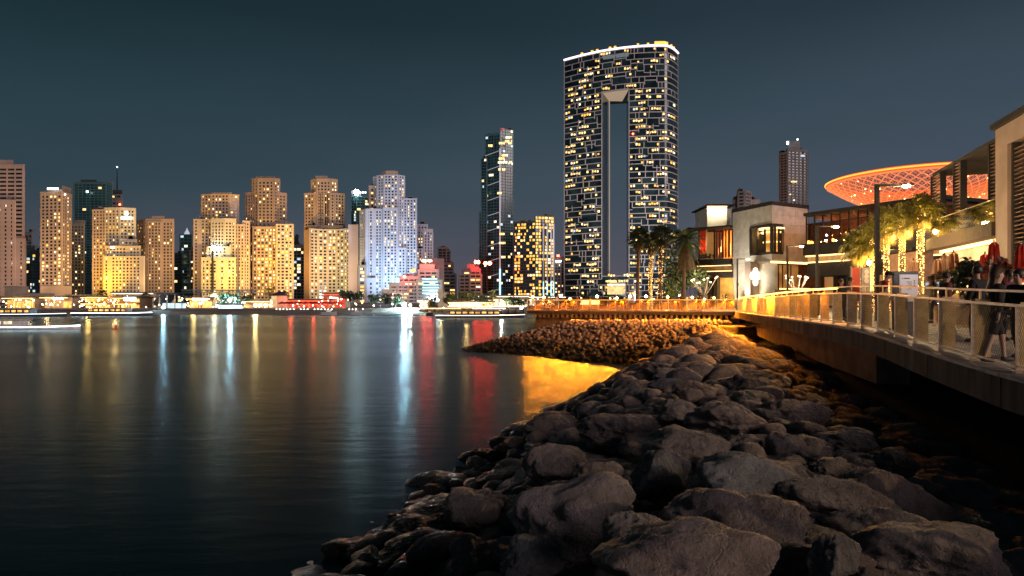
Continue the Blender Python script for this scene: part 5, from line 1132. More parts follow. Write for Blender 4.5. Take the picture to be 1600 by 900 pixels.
for k in range(panels): m = MB(); m.obox(a, u, n, L_ * k / panels + .03, L_ * (k + 1) / panels - .03, .1, .3, zB + .22, zA - .02); m.build("band_panel", pmat("band_panel", (.5, .36, .2), .6, var=.1), t)
m = MB(); m.obox(a, u, n, -.2, L_, .35, .5, zA + .02, zA + .2); m.build("cove_strip", STA, t); m = MB(); m.obox(a, u, n, -.2, L_, .35, .5, zB, zB + .16); m.build("cove_strip", STA, t)
m = MB(); m.obox(a, u, n, -.3, L_, -9, .0, zB - 1.9, zA + .2); m.build("lintel", CHAR, t)
for k in range(9):
    s = L_ * (k + .1) / 9; m = MB(); m.obox(a, u, n, s, s + L_ / 9 * .8, -3.2, -3.0, G0 + .3, zB - 1.95); m.build("shop_window", [emat("shop_dim", (1, .55, .25), .10, .9, .7), DGL][k % 2], t)
    m = MB(); m.obox(a, u, n, s - .3, s - .05, -2.9, -2.5, G0, zB - 1.92); m.build("column", CHAR, t)
LANT = emat("lantern_orange", (1, .30, .03), 14)
for px, py in ((1268, 379.5), (1263.5, 379), (1291.8, 380.5), (1301, 375.5), (1327, 385), (1338, 378)):
    d = float(np.interp(px, [1264, 1475], [100, 82.3])) + 2.2; o = thing("lantern", "round orange lantern hanging in the dark terrace", "lantern", (X(px, d), d, Z(py, d)), 0, "orange lanterns of the dark terrace")
    m = MB(); m.ball((X(px, d), d, Z(py, d)), .26, 10, 6); m.build("shade", LANT, o); m = MB(); m.tube([(X(px, d), d, Z(py, d) + .25), (X(px, d), d, zT - .81)], .02, 4); m.build("cord", DARKM, o)
m = MB()
for k in range(60): q = a + u * rng.uniform(0, L_) - n * rng.uniform(1, 6); m.ball((q.x, q.y, zA + 1.9 + rng.uniform(.1, 1.9)), rng.choice((.04, .06, .1)), 5, 3, rng.choice((0, 0, 0, 1)))
m.build("table_light", [BULBS['amber'], BULBS['cool']], t, kind='stuff')
for s in (.1, .4): q = a + u * L_ * s - n * 3; lamp('POINT', "terrace_light", (q.x, q.y, zA + 3.2), 600, (1, .32, .06), .4)
# louvred box at the end of that terrace
t = thing("louvre_box", "pale slatted box hanging between the palms and the louvred building", "screen", (X(1455, 60), 60, 9)); d = 60
for k in range(15): m = MB(); z_ = Z(379, d) + k * .175; m.box(X(1444, d), X(1458, d), d, d + .12, z_, z_ + .09); m.build("slat", pmat("slat_pale", (.35, .3, .26), .6), t)
m = MB(); m.box(X(1443, d), X(1459, d), d + .125, d + 3, Z(386, d), Z(341, d)); m.build("box", CHAR, t); m = MB(); m.box(X(1425, d), X(1464, d), d + .0, d + 6, Z(391, d), Z(386.2, d)); m.build("slab", CHAR, t); m = MB(); m.box(X(1444, d), X(1464, d), d + .5, d + 6, G0, Z(391.2, d)); m.build("lower_wall", pmat("lower_brick", (.32, .18, .12), .8, var=.2, scale=2), t)
# --- canopy disc
t = thing("canopy_disc", "huge lattice bowl canopy with a red glowing rim", "canopy", (X(1432, 110), 110, G0))
cx, cy, cz, RR = X(1441, 110), 110, Z(286, 110), 13.9
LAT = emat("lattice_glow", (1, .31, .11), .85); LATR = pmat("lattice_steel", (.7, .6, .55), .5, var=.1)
def bowl(s, a): return Vector((cx + RR * (1 - .93 * s) * math.cos(a), cy + RR * (1 - .93 * s) * math.sin(a), cz - 4.9 * (1 - (1 - s) ** 1.9) + .0))
m = MB(); m.tube([Vector((cx + RR * math.cos(i / 72 * 6.2832), cy + RR * math.sin(i / 72 * 6.2832), cz + .42)) for i in range(73)], .30, 6, cap=False); m.build("rim_light", emat("rim_red", (1, .075, .02), 1.5), t)
m = MB(); m.tube([Vector((cx + (RR - .05) * math.cos(i / 72 * 6.2832), cy + (RR - .05) * math.sin(i / 72 * 6.2832), cz + .44)) for i in range(73)], .13, 5, cap=False); m.v = [(x + (x - cx) * .026, y + (y - cy) * .026, z) for x, y, z in m.v]; m.build("rim_core", emat("rim_core", (1, .36, .04), 2.2), t)
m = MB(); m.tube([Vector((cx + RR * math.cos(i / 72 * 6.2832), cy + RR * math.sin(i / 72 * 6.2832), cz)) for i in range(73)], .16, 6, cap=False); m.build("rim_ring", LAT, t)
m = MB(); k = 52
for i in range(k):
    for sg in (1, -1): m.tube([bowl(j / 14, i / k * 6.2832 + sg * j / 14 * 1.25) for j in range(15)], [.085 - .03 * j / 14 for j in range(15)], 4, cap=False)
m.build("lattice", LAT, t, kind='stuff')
m = MB(); k = 150
for i in range(k):
    for sg in (1, -1): m.tube([bowl(j / 10 * .95 + .02, i / k * 6.2832 - sg * j / 10 * .6) + Vector((0, 0, .5)) for j in range(11)], .045, 3, cap=False)
for j in range(1, 12): m.tube([bowl(j / 12.5, i / 60 * 6.2832) + Vector((0, 0, .45)) for i in range(61)], .03, 3, cap=False)
m.build("inner_mesh", emat("lattice_inner", (1, .22, .05), .55), t, kind='stuff')
m = MB()
for i in range(170): m.ball(bowl(rng.uniform(.05, .9), rng.uniform(0, 6.28)) + Vector((0, 0, .3)), rng.choice((.08, .11, .15)), 5, 3)
m.build("spark_light", emat("spark_light", (1, .62, .22), 8), t, kind='stuff')
m = MB(); m.lathe((cx, cy, 0), [(1.2, G0), (.8, cz - 8), (1.0, cz - 7)], 12); m.build("stem", LATR, t)
# --- louvred building
t = thing("louvre_building", "brown louvred two storey building with a sloping roof line and lit soffit", "building", (25.5, 39, G0))
a, b = Vector((27.6, 43.8)), Vector((24.75, 33.75)); u = (b - a); L_ = u.length; u /= L_; n = Vector((u.y, -u.x)); zt, zf, zb_ = 12.75, 8.45, 7.75
m = MB(); m.obox(a, u, n, -.2, L_, -5, .5, zt - .22, zt); m.build("roof", CHAR, t); m = MB(); m.obox(a, u, n, -.2, L_ - .05, -5, .9, zb_, zf); m.build("balcony_slab", pmat("slab_brown", (.07, .045, .035), .9, var=.2), t)
for k in range(34): m = MB(); m.obox(a, u, n, 1.5, L_ - .1, -2.62, -2.5, zf + k * .072 + .01, zf + k * .072 + .075); m.build("board", WALLW, t)
m = MB(); m.obox(a, u, n, 0, L_ - .1, -3.2, -2.64, zf, zf + 2.46); m.build("rear_wall", CHAR, t)
m = MB(); m.obox(a, u, n, 4.5, 6.0, -2.49, -2.40, zf + .02, zf + 2.0); m.build("door", CHAR, t)
for s0, s1 in ((-.15, 1.7), (4.0, 5.2), (9.2, L_ - .1)):
    for s in (s0, s1): m = MB(); m.obox(a, u, n, s - .06, s + .06, .3, .62, zf + .02, zt - .23); m.build("post", CHAR, t)
    for k in range(21): m = MB(); z_ = zf + .15 + k * .19; m.obox(a, u, n, s0 + .065, s1 - .065, .36, .56, z_, z_ + .045); m.build("louvre", WLV, t)
m = MB(); m.obox(a, u, n, 0, L_ - .1, .72, .74, zf + .01, zf + 1.1); m.build("balustrade_glass", CLG, t); m = MB(); m.obox(a, u, n, 0, L_ - .1, .69, .77, zf + 1.102, zf + 1.15); m.build("handrail", STEEL, t)
m = MB(); m.obox(a, u, n, .2, L_ - .1, -.02, .2, zb_ - .22, zb_ - .04); m.build("cove_strip", STA, t); m = MB(); m.obox(a, u, n, .2, L_ - .1, -.4, -.1, zb_ - 1.0, zb_ - .23); m.build("fascia", pmat("fascia_beige", (.5, .4, .28), .6), t)
m = MB(); m.obox(a, u, n, 0, L_, -4.2, -4, G0, zb_ - .02); m.build("shop_wall", pmat("shop_wall", (.14, .12, .1), .7, var=.2), t)
for s, z_ in ((2.0, 5.9), (4.2, 5.6)): m = MB(); m.obox(a, u, n, s, s + .9, -3.95, -3.8, z_, z_ + .35); m.build("light_panel", STA, t)
for k in range(6): m = MB(); o_ = a + u * (5.2 + (k % 2) * .55) - n * 3.0; m.ball((o_.x, o_.y, 5.35 + (k // 2) * .42), .16, 10, 6); m.build("globe_light", BULBS['white'], t)
sb = a + u * 8.1 - n * 1.0; m = MB(); m.obox(sb, u, n, -.9, .9, -.1, .1, 6.35, 7.05); bx = m.build("sign_box", emat("sign_lime", (.75, .95, .25), 1.6), t)
for i, (dx, h) in enumerate(((-.62, .34), (-.4, .2), (-.16, .2), (.06, .3), (.28, .2), (.5, .32))): m = MB(); m.obox(sb, u, n, dx, dx + .13, .105, .13, 6.58, 6.58 + h); m.build("sign_letter", emat("sign_ltr", (1, 1, .9), 6), bx)
for q in ((3, -1.6), (6.3, -1.8)): p = a + u * q[0] + n * q[1]; o = thing("table_lamp", "small white table lamp glowing on the louvred balcony", "lamp", (p.x, p.y, zf), 0, "table lamps on the balcony"); m = MB(); m.tube([(p.x, p.y, zf), (p.x, p.y, zf + .95)], .03, 6); m.build("stand", DARKM, o); m = MB(); m.lathe((p.x, p.y, zf + .9), [(.16, 0), (.10, .26)], 8); m.build("lamp_shade", BULBS['white'], o)
p = a + u * 6 - n * 1.4; lamp('POINT', "balcony_light", (p.x, p.y, zf + 2.2), 45, (1, .55, .35), .2); p = a + u * 6 + n * 1.6; lamp('POINT', "shop_light", (p.x, p.y, 6.4), 330, (1, .62, .28), .3); p = a + u * 1.5 + n * 1.6; lamp('POINT', "shop_light", (p.x, p.y, 5.8), 160, (1, .55, .25), .3)
# --- stone framed building at the frame's edge
t = thing("framed_building", "building with a broad pale stone frame around dark louvres and glass", "building", (22, 28, G0))
a, b = Vector((24.82, 33.6)), Vector((21.47, 21.3)); u = (b - a); L_ = u.length; u /= L_; n = Vector((u.y, -u.x)); zt = 12.95
m = MB(); m.obox(a, u, n, 0, 1.35, -4, .9, G0, zt - 1.0); m.build("stone_pillar", STW, t); m = MB(); m.obox(a, u, n, 0, L_, -4, .9, zt - .99, zt); m.build("stone_lintel", STW, t); m = MB(); m.obox(a, u, n, -.1, L_, -4, 1.1, zt + .01, zt + .28); m.build("parapet", CHAR, t)
m = MB(); m.obox(a, u, n, 1.36, L_, -4, .5, G0, zt - 1.0); m.build("rear_wall", CHAR, t)
for s0, s1 in ((1.7, 3.0),):
    for s in (s0, s1): m = MB(); m.obox(a, u, n, s - .06, s + .06, .52, .85, 4.9, zt - 1.0); m.build("post", CHAR, t)
    for k in range(34): m = MB(); z_ = 5.0 + k * .2; m.obox(a, u, n, s0 + .065, s1 - .065, .54, .78, z_, z_ + .05); m.build("louvre", WLV, t)
m = MB(); m.obox(a, u, n, 3.2, L_, .502, .55, 8.4, zt - 1.2); m.build("window_glass", glassmat("blue_glass", (.06, .10, .12), .06), t); m = MB(); m.obox(a, u, n, 3.1, L_, .502, .92, 7.6, 8.3); m.build("floor_slab", CHAR, t)
for k in range(4): m = MB(); m.obox(a, u, n, 3.6 + k * 1.1, 3.68 + k * 1.1, .552, .62, 8.4, zt - 1.2); m.build("mullion", CHAR, t)
for k in range(5): m = MB(); m.obox(a, u, n, 3.1, L_, .56 + k * .07, .6 + k * .07, zt - 1.1, zt - 1.04); m.build("ceiling_slat", STEEL, t)
m = MB(); p = a + u * 4.2 + n * .9; m.tube([(p.x, p.y, 7.35), (p.x + u.x * .9, p.y + u.y * .9, 7.05)], .06, 6); m.build("tube_light", BULBS['white'], t)
lamp('POINT', "shop_light", (21.2, 27.0, 6.3), 260, (1, .60, .34), .4)
# ------------------------------------------------------------------ palms, trees and planting on the promenade
for i, (px, D, yt, yb, cr, lab, ln) in enumerate([
    (1437, 40, 306, 0, 1.3, "fairy lit palm just behind the menu board, tallest lit trunk", .1), (1409, 46, 320, 0, 1.45, "fairy lit palm between the street lamp and the tallest lit palm", .05), (1385, 50, 328, 0, 1.75, "fairy lit palm right behind the street lamp pole", 0), (1361, 56, 350, 0, 1.85, "fairy lit palm behind the red panel", .1), (1346, 58, 362, 0, 1.9, "shortest fairy lit palm at the dark terrace", -.2)]):
    x, zt_ = X(px, D), Z(yt + 22, D); fan_palm(lab, x, D, G0, zt_ - G0, cr, 70 + i, 52, 420, "fairy lit palms of the promenade", ln)
    lamp('SPOT', "palm_uplight", (x - .9, D - 3.4, G0 + .2), 34000 if i else 20000, (1, .62, .08), .08, (.8, 3.2, zt_ - G0 - .1), 26, .6)
    lamp('POINT', "palm_crown_fill", (x + .3, D - 1.0, zt_ - 1.0), 420 if i else 260, (1, .66, .14), .12)  # unseen fill lamp added to brighten the front of the crown
for i, (px, D, yt, cr, lab, lt, ft) in enumerate([(996, 82, 372, 1.75, "tall dark palm on the jetty in front of the arch tower's gap", 0, 0), (1016, 86, 380, 1.65, "palm with a lit trunk half hidden by the tall dark ones", 240, 0), (1031, 80, 368, 1.8, "tall dark palm before the arch tower's outer leg", 140, 0), (1068, 76, 374, 2.1, "feathery palm with a pale trunk beside the red curtained wing", 0, 1)]):
    x, zt_ = X(px, D), Z(yt, D); fan_palm(lab, x, D, G0, zt_ - G0, cr, 90 + i, 46 if not ft else 26, lt, "palms on the jetty", .2, bool(ft), LEAFD if not ft else LEAF, .24)
lamp('POINT', "jetty_plant_light", (X(1045, 84), 84, 6), 2200, (1, .68, .2), .3)
tree("broad olive green tree lit from below behind the feathery palm", X(1068, 96), 96, G0, 8.2, 3.6, LEAF, 1500, .30, 201)
tree("small leafy tree beside the tall dark palms", X(1048, 92), 92, G0, 4.2, 1.6, LEAF, 600, .26, 202)
for i in range(9): bush("low round bush along the white building's foot", X(1160 + i * 7, 96), 96 + rng.uniform(-1, 1), G0, .75, 1.2, LEAFD, 160, .14, 210 + i, "round bushes before the white building")
for i in range(10): bush("dark planting in front of the arch tower's lobby", X(868 + i * 11, 110), 110 + rng.uniform(-4, 4), G0, 1.2, rng.uniform(1.2, 2.2), LEAFD, 170, .2, 230 + i, "planting before the arch tower")
for i, (px, D, h, r, mt, lab) in enumerate([(1500, 24.5, 1.6, .8, LEAF, "leafy amber lit shrub at the end of the glass balustrade"), (1520, 25.5, 1.5, .7, LEAF, "shrub between the glass balustrade and the red parasols"), (1536, 24, 1.7, .7, LEAFD, "dark shrub under the lime sign"), (1568, 23, 1.9, .9, pmat("leaf_red", (.16, .03, .02), .6, var=.4), "reddish shrub at the stone pillar's foot"), (1585, 22, 1.4, .8, MATS["leaf_red"], "low reddish shrub beneath the last parasol"), (1482, 27, 1.3, .6, LEAFD, "small dark shrub behind the glass balustrade")]):
    bush(lab, X(px, D), D, G0 + .9, r, h, mt, 620, .11, 260 + i)
# ------------------------------------------------------------------ light trees, planters, parasols, boards
def light_tree(label, px, D, h):
    x = X(px, D); t = thing("light_tree", label, "lamp", (x, D, G0)); m = MB(); tp = []
    m.tube([(x, D, G0), (x, D, G0 + h * .45)], [.12, .1], 6); rg = random.Random(int(px))
    for k in range(9):
        a = k / 9 * 6.28 + .3; r = h * rg.uniform(.28, .42); zt_ = G0 + h * rg.uniform(.78, 1.0); q = Vector((x + math.cos(a) * r, D + math.sin(a) * r * .8, zt_)); s = Vector((x, D, G0 + h * rg.uniform(.3, .45)))
        m.tube([s, s + (q - s) * .5 + Vector((0, 0, -.15)), q], [.07, .055, .04], 5); tp.append(q)
    m.build("branch", pmat("pale_metal", (.22, .18, .15), .5), t)
    for q in tp:
        m = MB(); m.ball(q + Vector((0, 0, .05)), .15, 8, 5, sz=.6); m.build("bulb", emat('tree_bulb', (1, .74, .4), 7), t)
    lamp('POINT', "light_tree_light", (x, D - .5, G0 + h), 1700 if px > 1200 else 700, (1, .74, .42), .5)
light_tree("branching lamp tree of glowing bulbs before the red curtained wing", 1100, 92, 4.3); light_tree("branching lamp tree of glowing bulbs before the white building's shop", 1246, 88, 4.3)
rl = random.Random(4)
for i in range(16):
    px = 835 + i * 19 + rl.uniform(-5, 5); D = rl.uniform(82, 100); z_ = Z(rl.uniform(461, 468), D); o = thing("globe_lamp", "small warm globe lamp on the jetty plaza", "lamp", (X(px, D), D, G0), 0, "globe lamps on the jetty plaza")
    m = MB(); m.tube([(X(px, D), D, G0), (X(px, D), D, z_)], .03, 5); m.build("pole", DARKM, o); m = MB(); m.ball((X(px, D), D, z_), .16, 8, 5); m.build("globe", BULBS[rl.choice(('amber', 'amber', 'white'))], o)
t = thing("kiosk", "low blazing warm counter on the jetty plaza before the arch tower", "kiosk", (X(921, 92), 92, G0)); m = MB(); m.box(X(906, 92), X(937, 92), 92, 93.5, G0, G0 + .5); m.build("counter", WOOD, t); m = MB(); m.box(X(906, 92), X(937, 92), 92.1, 93.4, G0 + .52, G0 + 1.15); m.build("light_box", emat("kiosk_glow", (1, .68, .3), 2.5), t); m = MB(); m.box(X(904, 92), X(939, 92), 91.6, 94, G0 + 1.17, G0 + 1.4); m.build("roof", DARKM, t)
t = thing("planter_wall", "long low bench wall with an orange strip before the white building", "bench", (X(1240, 84), 84, G0)); m = MB(); m.box(X(1218, 84), X(1266, 84), 84, 85.5, G0, Z(452, 84)); m.build("wall", CONC, t); m = MB(); m.box(X(1218, 84), X(1266, 84), 83.85, 83.98, Z(452, 84), Z(450.6, 84)); m.build("strip_light", STRIP['amber'], t)
TC = pmat("tent_white", (.6, .57, .52), .8)
for px, D, lab in ((1078, 100, "white pointed market parasol by the lamp tree"), (1086, 108, "smaller white parasol half behind the first, near a blue light")):
    t = thing("market_parasol", lab, "parasol", (X(px, D), D, G0)); m = MB(); m.lathe((X(px, D), D, Z(449, D)), [(1.5, 0), (.7, .55), (.03, 1.3)], 4); m.build("canopy", TC, t); m = MB(); m.tube([(X(px, D), D, G0), (X(px, D), D, Z(447, D))], .04, 5); m.build("pole", DARKM, t)
RP = pmat("parasol_scarlet", (.5, .035, .025), .75, var=.25, scale=3); TP = pmat("parasol_taupe", (.3, .17, .10), .8, var=.2, scale=3)
def closed_parasol(label, px, D, y0, y1, mt, e=0):
    x = X(px, D); z0, z1 = Z(y1, D), Z(y0, D); h = z1 - z0; t = thing("closed_parasol", label, "parasol", (x, D, G0)); m = MB(); vs = []; prof = [(.05, 1.0), (.13, .93), (.15, .75), (.17, .5), (.2, .28), (.16, .12), (.1, .08)]; N = 16
    for r, f in prof:
        for j in range(N): q = r * (1.25 if j % 2 else .75); vs.append((x + q * math.cos(j / N * 6.283), D + q * math.sin(j / N * 6.283), z0 + h * f))
    m.add(vs, [(i * N + j, (i + 1) * N + j, (i + 1) * N + (j + 1) % N, i * N + (j + 1) % N) for i in range(len(prof) - 1) for j in range(N)]); m.build("canopy", mt, t); m = MB(); m.tube([(x, D, G0), (x, D, z1 + .1)], .03, 6); m.build("pole", DARKM, t); m = MB(); m.lathe((x, D, z0 + h * .28), [(.26, 0), (.26, .05)], 12); m.build("strap", DARKM, t)
    if e: lamp('POINT', "parasol_light", (x - .35, D - .5, z0 + .1), e, (1, .3, .1), .1)
for px, D, y0, y1, mt, lab, e in ((1553, 26, 378, 442, RP, "tall closed scarlet parasol beside the stone pillar", 10), (1539, 27, 397, 440, RP, "short closed scarlet parasol under the lime sign", 6), (1597, 22, 382, 448, RP, "closed scarlet parasol glowing at the photo's edge", 22), (1490, 28, 394, 440, TP, "closed taupe parasol behind the glass balustrade", 8), (1466, 29, 404, 440, TP, "small closed taupe parasol near the fairy lit palm", 6), (1476, 33, 398, 436, TP, "closed taupe parasol furthest back on the raised terrace", 0), (1427, 30, 407, 440, TP, "closed taupe parasol behind the menu board", 4)): closed_parasol(lab, px, D, y0, y1, mt, e)
t = thing("raised_terrace", "raised terrace with a glass balustrade and ramp below the louvred building", "terrace", (X(1480, 25), 25, G0)); a, b = V2(1442, 27), V2(1512, 23.5); u = (b - a); L_ = u.length; u /= L_; n = Vector((u.y, -u.x))
m = MB(); m.obox(a, u, n, 0, L_ + 7, -8, 0, G0 - .02, G0 + .85); m.build("podium", pmat("terrace_stone", (.32, .24, .2), .7, var=.2), t)
for k in range(6): s = L_ * k / 5; m = MB(); m.obox(a, u, n, s - .025, s + .025, -.1, -.05, G0 + .85, G0 + 1.8); m.build("post", STEEL, t)
for k in range(5): m = MB(); m.obox(a, u, n, L_ * k / 5 + .05, L_ * (k + 1) / 5 - .05, -.085, -.07, G0 + .92, G0 + 1.75); m.build("glass_panel", CLG, t)
m = MB(); m.obox(a, u, n, -.05, L_ + .05, -.11, -.04, G0 + 1.801, G0 + 1.85); m.build("handrail", STEEL, t)
m = MB(); m.obox(a, u, n, L_ + .3, L_ + 6, .1, .16, G0 + 1.5, G0 + 1.56); m.build("stair_rail", STRIP['amber'], t)
lamp('POINT', "terrace_floor_light", tuple(a + u * 1 + n * .8) + (G0 + .4,), 45, (1, .6, .2), .1)
# menu board
t = thing("menu_board", "dark framed menu board with a white printed sheet beside the man in red", "sign board", (X(1416, 21), 21, 3.5)); d = 21; zb = 3.62
m = MB(); m.box(X(1397, d), X(1434.5, d), d, d + .12, zb, Z(424, d)); m.build("frame", pmat("board_dark", (.05, .055, .055), .5), t); m = MB(); m.box(X(1405, d), X(1434, d), d - .02, d - .003, Z(471, d), Z(429, d)); sh = m.build("sheet", pmat("paper", (.75, .72, .72), .7, var=.03), t)
INK = pmat("ink", (.06, .06, .06), .7)
def bar(x0, x1, y, h=.6, nm="text_line"): m = MB(); m.box(X(x0, d), X(x1, d), d - .026, d - .021, Z(y + h, d), Z(y, d)); m.build(nm, INK, sh)
bar(1409, 1411, 434.5, .9, "bullet"); bar(1412, 1421, 434.2, 1.6)
for k in range(7): bar(1416 + (k % 3) * 1.5, 1424, 440 + k * 1.9)
for k in range(4): bar(1427.2, 1429.2, 438 + k * 3.4, 1.7, "icon")
m = MB(); m.tube([(X(1409, d), d - .02, Z(487, d)), (X(1411, d), d - .02, Z(484.5, d)), (X(1413, d), d - .02, Z(488, d)), (X(1415, d), d - .02, Z(484.5, d)), (X(1417, d), d - .02, Z(487, d))], .012, 4); m.build("logo", pmat("logo_pale", (.5, .5, .5), .6), t)
for px in (1399, 1431): m = MB(); m.box(X(px, d), X(px, d) + .05, d + .13, d + .18, 3.4, Z(428, d)); m.build("leg", DARKM, t)
lamp('AREA', "board_light", (X(1420, d), d - .5, Z(419, d)), 1.2, (.95, .9, 1), .3, (0, .6, -.9), sy=.05)
# poster pair
t = thing("poster_panel", "red poster panel in a thin pale frame behind the railing", "poster", (X(1337, 33), 33, 3.5)); d = 33; m = MB(); m.box(X(1331, d), X(1343, d), d, d + .08, Z(470, d), Z(418, d)); m.build("panel", pmat("poster_red", (.45, .06, .035), .6, var=.2), t)
for px in (1330.3, 1343.7): m = MB(); m.box(X(px - .6, d), X(px + .6, d), d - .03, d + .1, 3.5, Z(416, d)); m.build("frame", pmat("poster_frame", (.45, .35, .28), .5), t)
t = thing("poster_panel", "grey poster panel with pale round pictures beside the red one", "poster", (X(1353, 32), 32, 3.5)); d = 32; m = MB(); m.box(X(1346.5, d), X(1360, d), d, d + .08, 3.5, Z(418, d)); m.build("panel", pmat("poster_grey", (.28, .26, .26), .6, var=.3), t)
for k in range(3): m = MB(); m.lathe((0, 0, 0), [(.11, -.01), (.11, .01)], 12); m.v = [(X(1353.5, d) + a, d - .015 + c, Z(425 + k * 7, d) + b) for a, b, c in m.v]; m.build("picture", pmat("poster_pale", (.6, .5, .45), .6), t)
m = MB(); m.ball((X(1358, 33.5), 33.5, Z(410.5, 33.5)), .11, 10, 6); o = m.build("globe_light", BULBS['white']); tag(o, "single white globe lamp shining above the grey poster", "lamp")
m = MB(); m.tube([(X(1358, 33.5), 33.55, 3.5), (X(1358, 33.5), 33.55, Z(412.5, 33.5))], .03, 6); m.build("pole", DARKM, o)
# ------------------------------------------------------------------ people on the promenade
SKIN = pmat("skin", (.42, .25, .18), .55, var=.06); SKIN2 = pmat("skin_pale", (.5, .32, .25), .55, var=.06)
CLO = {k: pmat("cloth_" + k, c, .9, var=.15, scale=8, bump=.2, bscale=40) for k, c in {'red': (.34, .012, .012), 'navy': (.018, .022, .035), 'black': (.012, .012, .013), 'grey': (.16, .16, .17), 'white': (.5, .48, .46), 'teal': (.03, .06, .08), 'tan': (.28, .2, .13), 'plum': (.12, .03, .05)}.items()}
HAIR = pmat("hair_dark", (.022, .014, .010), .5, var=.3, scale=20); HAIRB = pmat("hair_brown", (.06, .03, .018), .5, var=.3, scale=20); SHOE = pmat("shoe", (.05, .045, .045), .6); EYEM = pmat("eye", (.03, .02, .02), .2)
def skin_mesh(name, nodes, edges, root, sub=2):
    """nodes {key: (co, radius)}; one continuous surface grown round the joints"""
    keys = list(nodes); idx = {k: i for i, k in enumerate(keys)}
    me = bpy.data.meshes.new(name); me.from_pydata([nodes[k][0] for k in keys], [(idx[a], idx[b]) for a, b in edges], [])
    o = bpy.data.objects.new(name, me); COL.objects.link(o); sk = o.modifiers.new("skin", 'SKIN'); sk.use_smooth_shade = True
    for k in keys:
        v = me.skin_vertices[0].data[idx[k]]; r = nodes[k][1]; v.radius = r if isinstance(r, tuple) else (r, r); v.use_root = (k == root)
    ss = o.modifiers.new("sub", 'SUBSURF'); ss.levels = sub; ss.render_levels = sub
    dg = bpy.context.evaluated_depsgraph_get(); out = bpy.data.meshes.new_from_object(o.evaluated_get(dg)); out.name = name
    bpy.data.objects.remove(o); bpy.data.meshes.remove(me); out.polygons.foreach_set('use_smooth', [True] * len(out.polygons)); return out
def hand(nd, ed, w, d, tag_, wrist, curl=.5, s=1):
    """palm and five separate fingers, unequal and bent, from a wrist joint along direction d"""
    d = Vector(d).normalized(); a = Vector((0, 1, 0)) if abs(d.y) < .8 else Vector((1, 0, 0)); side = d.cross(a).normalized() * s; nrm = side.cross(d).normalized()
    p = Vector(w) + d * .055; nd[tag_ + 'p'] = (tuple(p), (.030, .016)); ed.append((wrist, tag_ + 'p'))
    for i, (off, l) in enumerate(((-.026, .066), (-.009, .078), (.009, .074), (.026, .058))):
        b = p + d * .032 + side * off; m = b + d * l * .5 - nrm * curl * .012; e = m + d * l * .42 - nrm * curl * .035
        for k, q, r in (('a', b, .0095), ('b', m, .0088), ('c', e, .0075)): nd[f'{tag_}{i}{k}'] = (tuple(q), r)
        ed += [(tag_ + 'p', f'{tag_}{i}a'), (f'{tag_}{i}a', f'{tag_}{i}b'), (f'{tag_}{i}b', f'{tag_}{i}c')]
    b = p - side * .03 - d * .01; e = b - side * .022 + d * .03; f = e + d * .026
    for k, q, r in (('a', b, .011), ('b', e, .0095), ('c', f, .008)): nd[f'{tag_}t{k}'] = (tuple(q), r)
    ed += [(tag_ + 'p', tag_ + 'ta'), (tag_ + 'ta', tag_ + 'tb'), (tag_ + 'tb', tag_ + 'tc')]
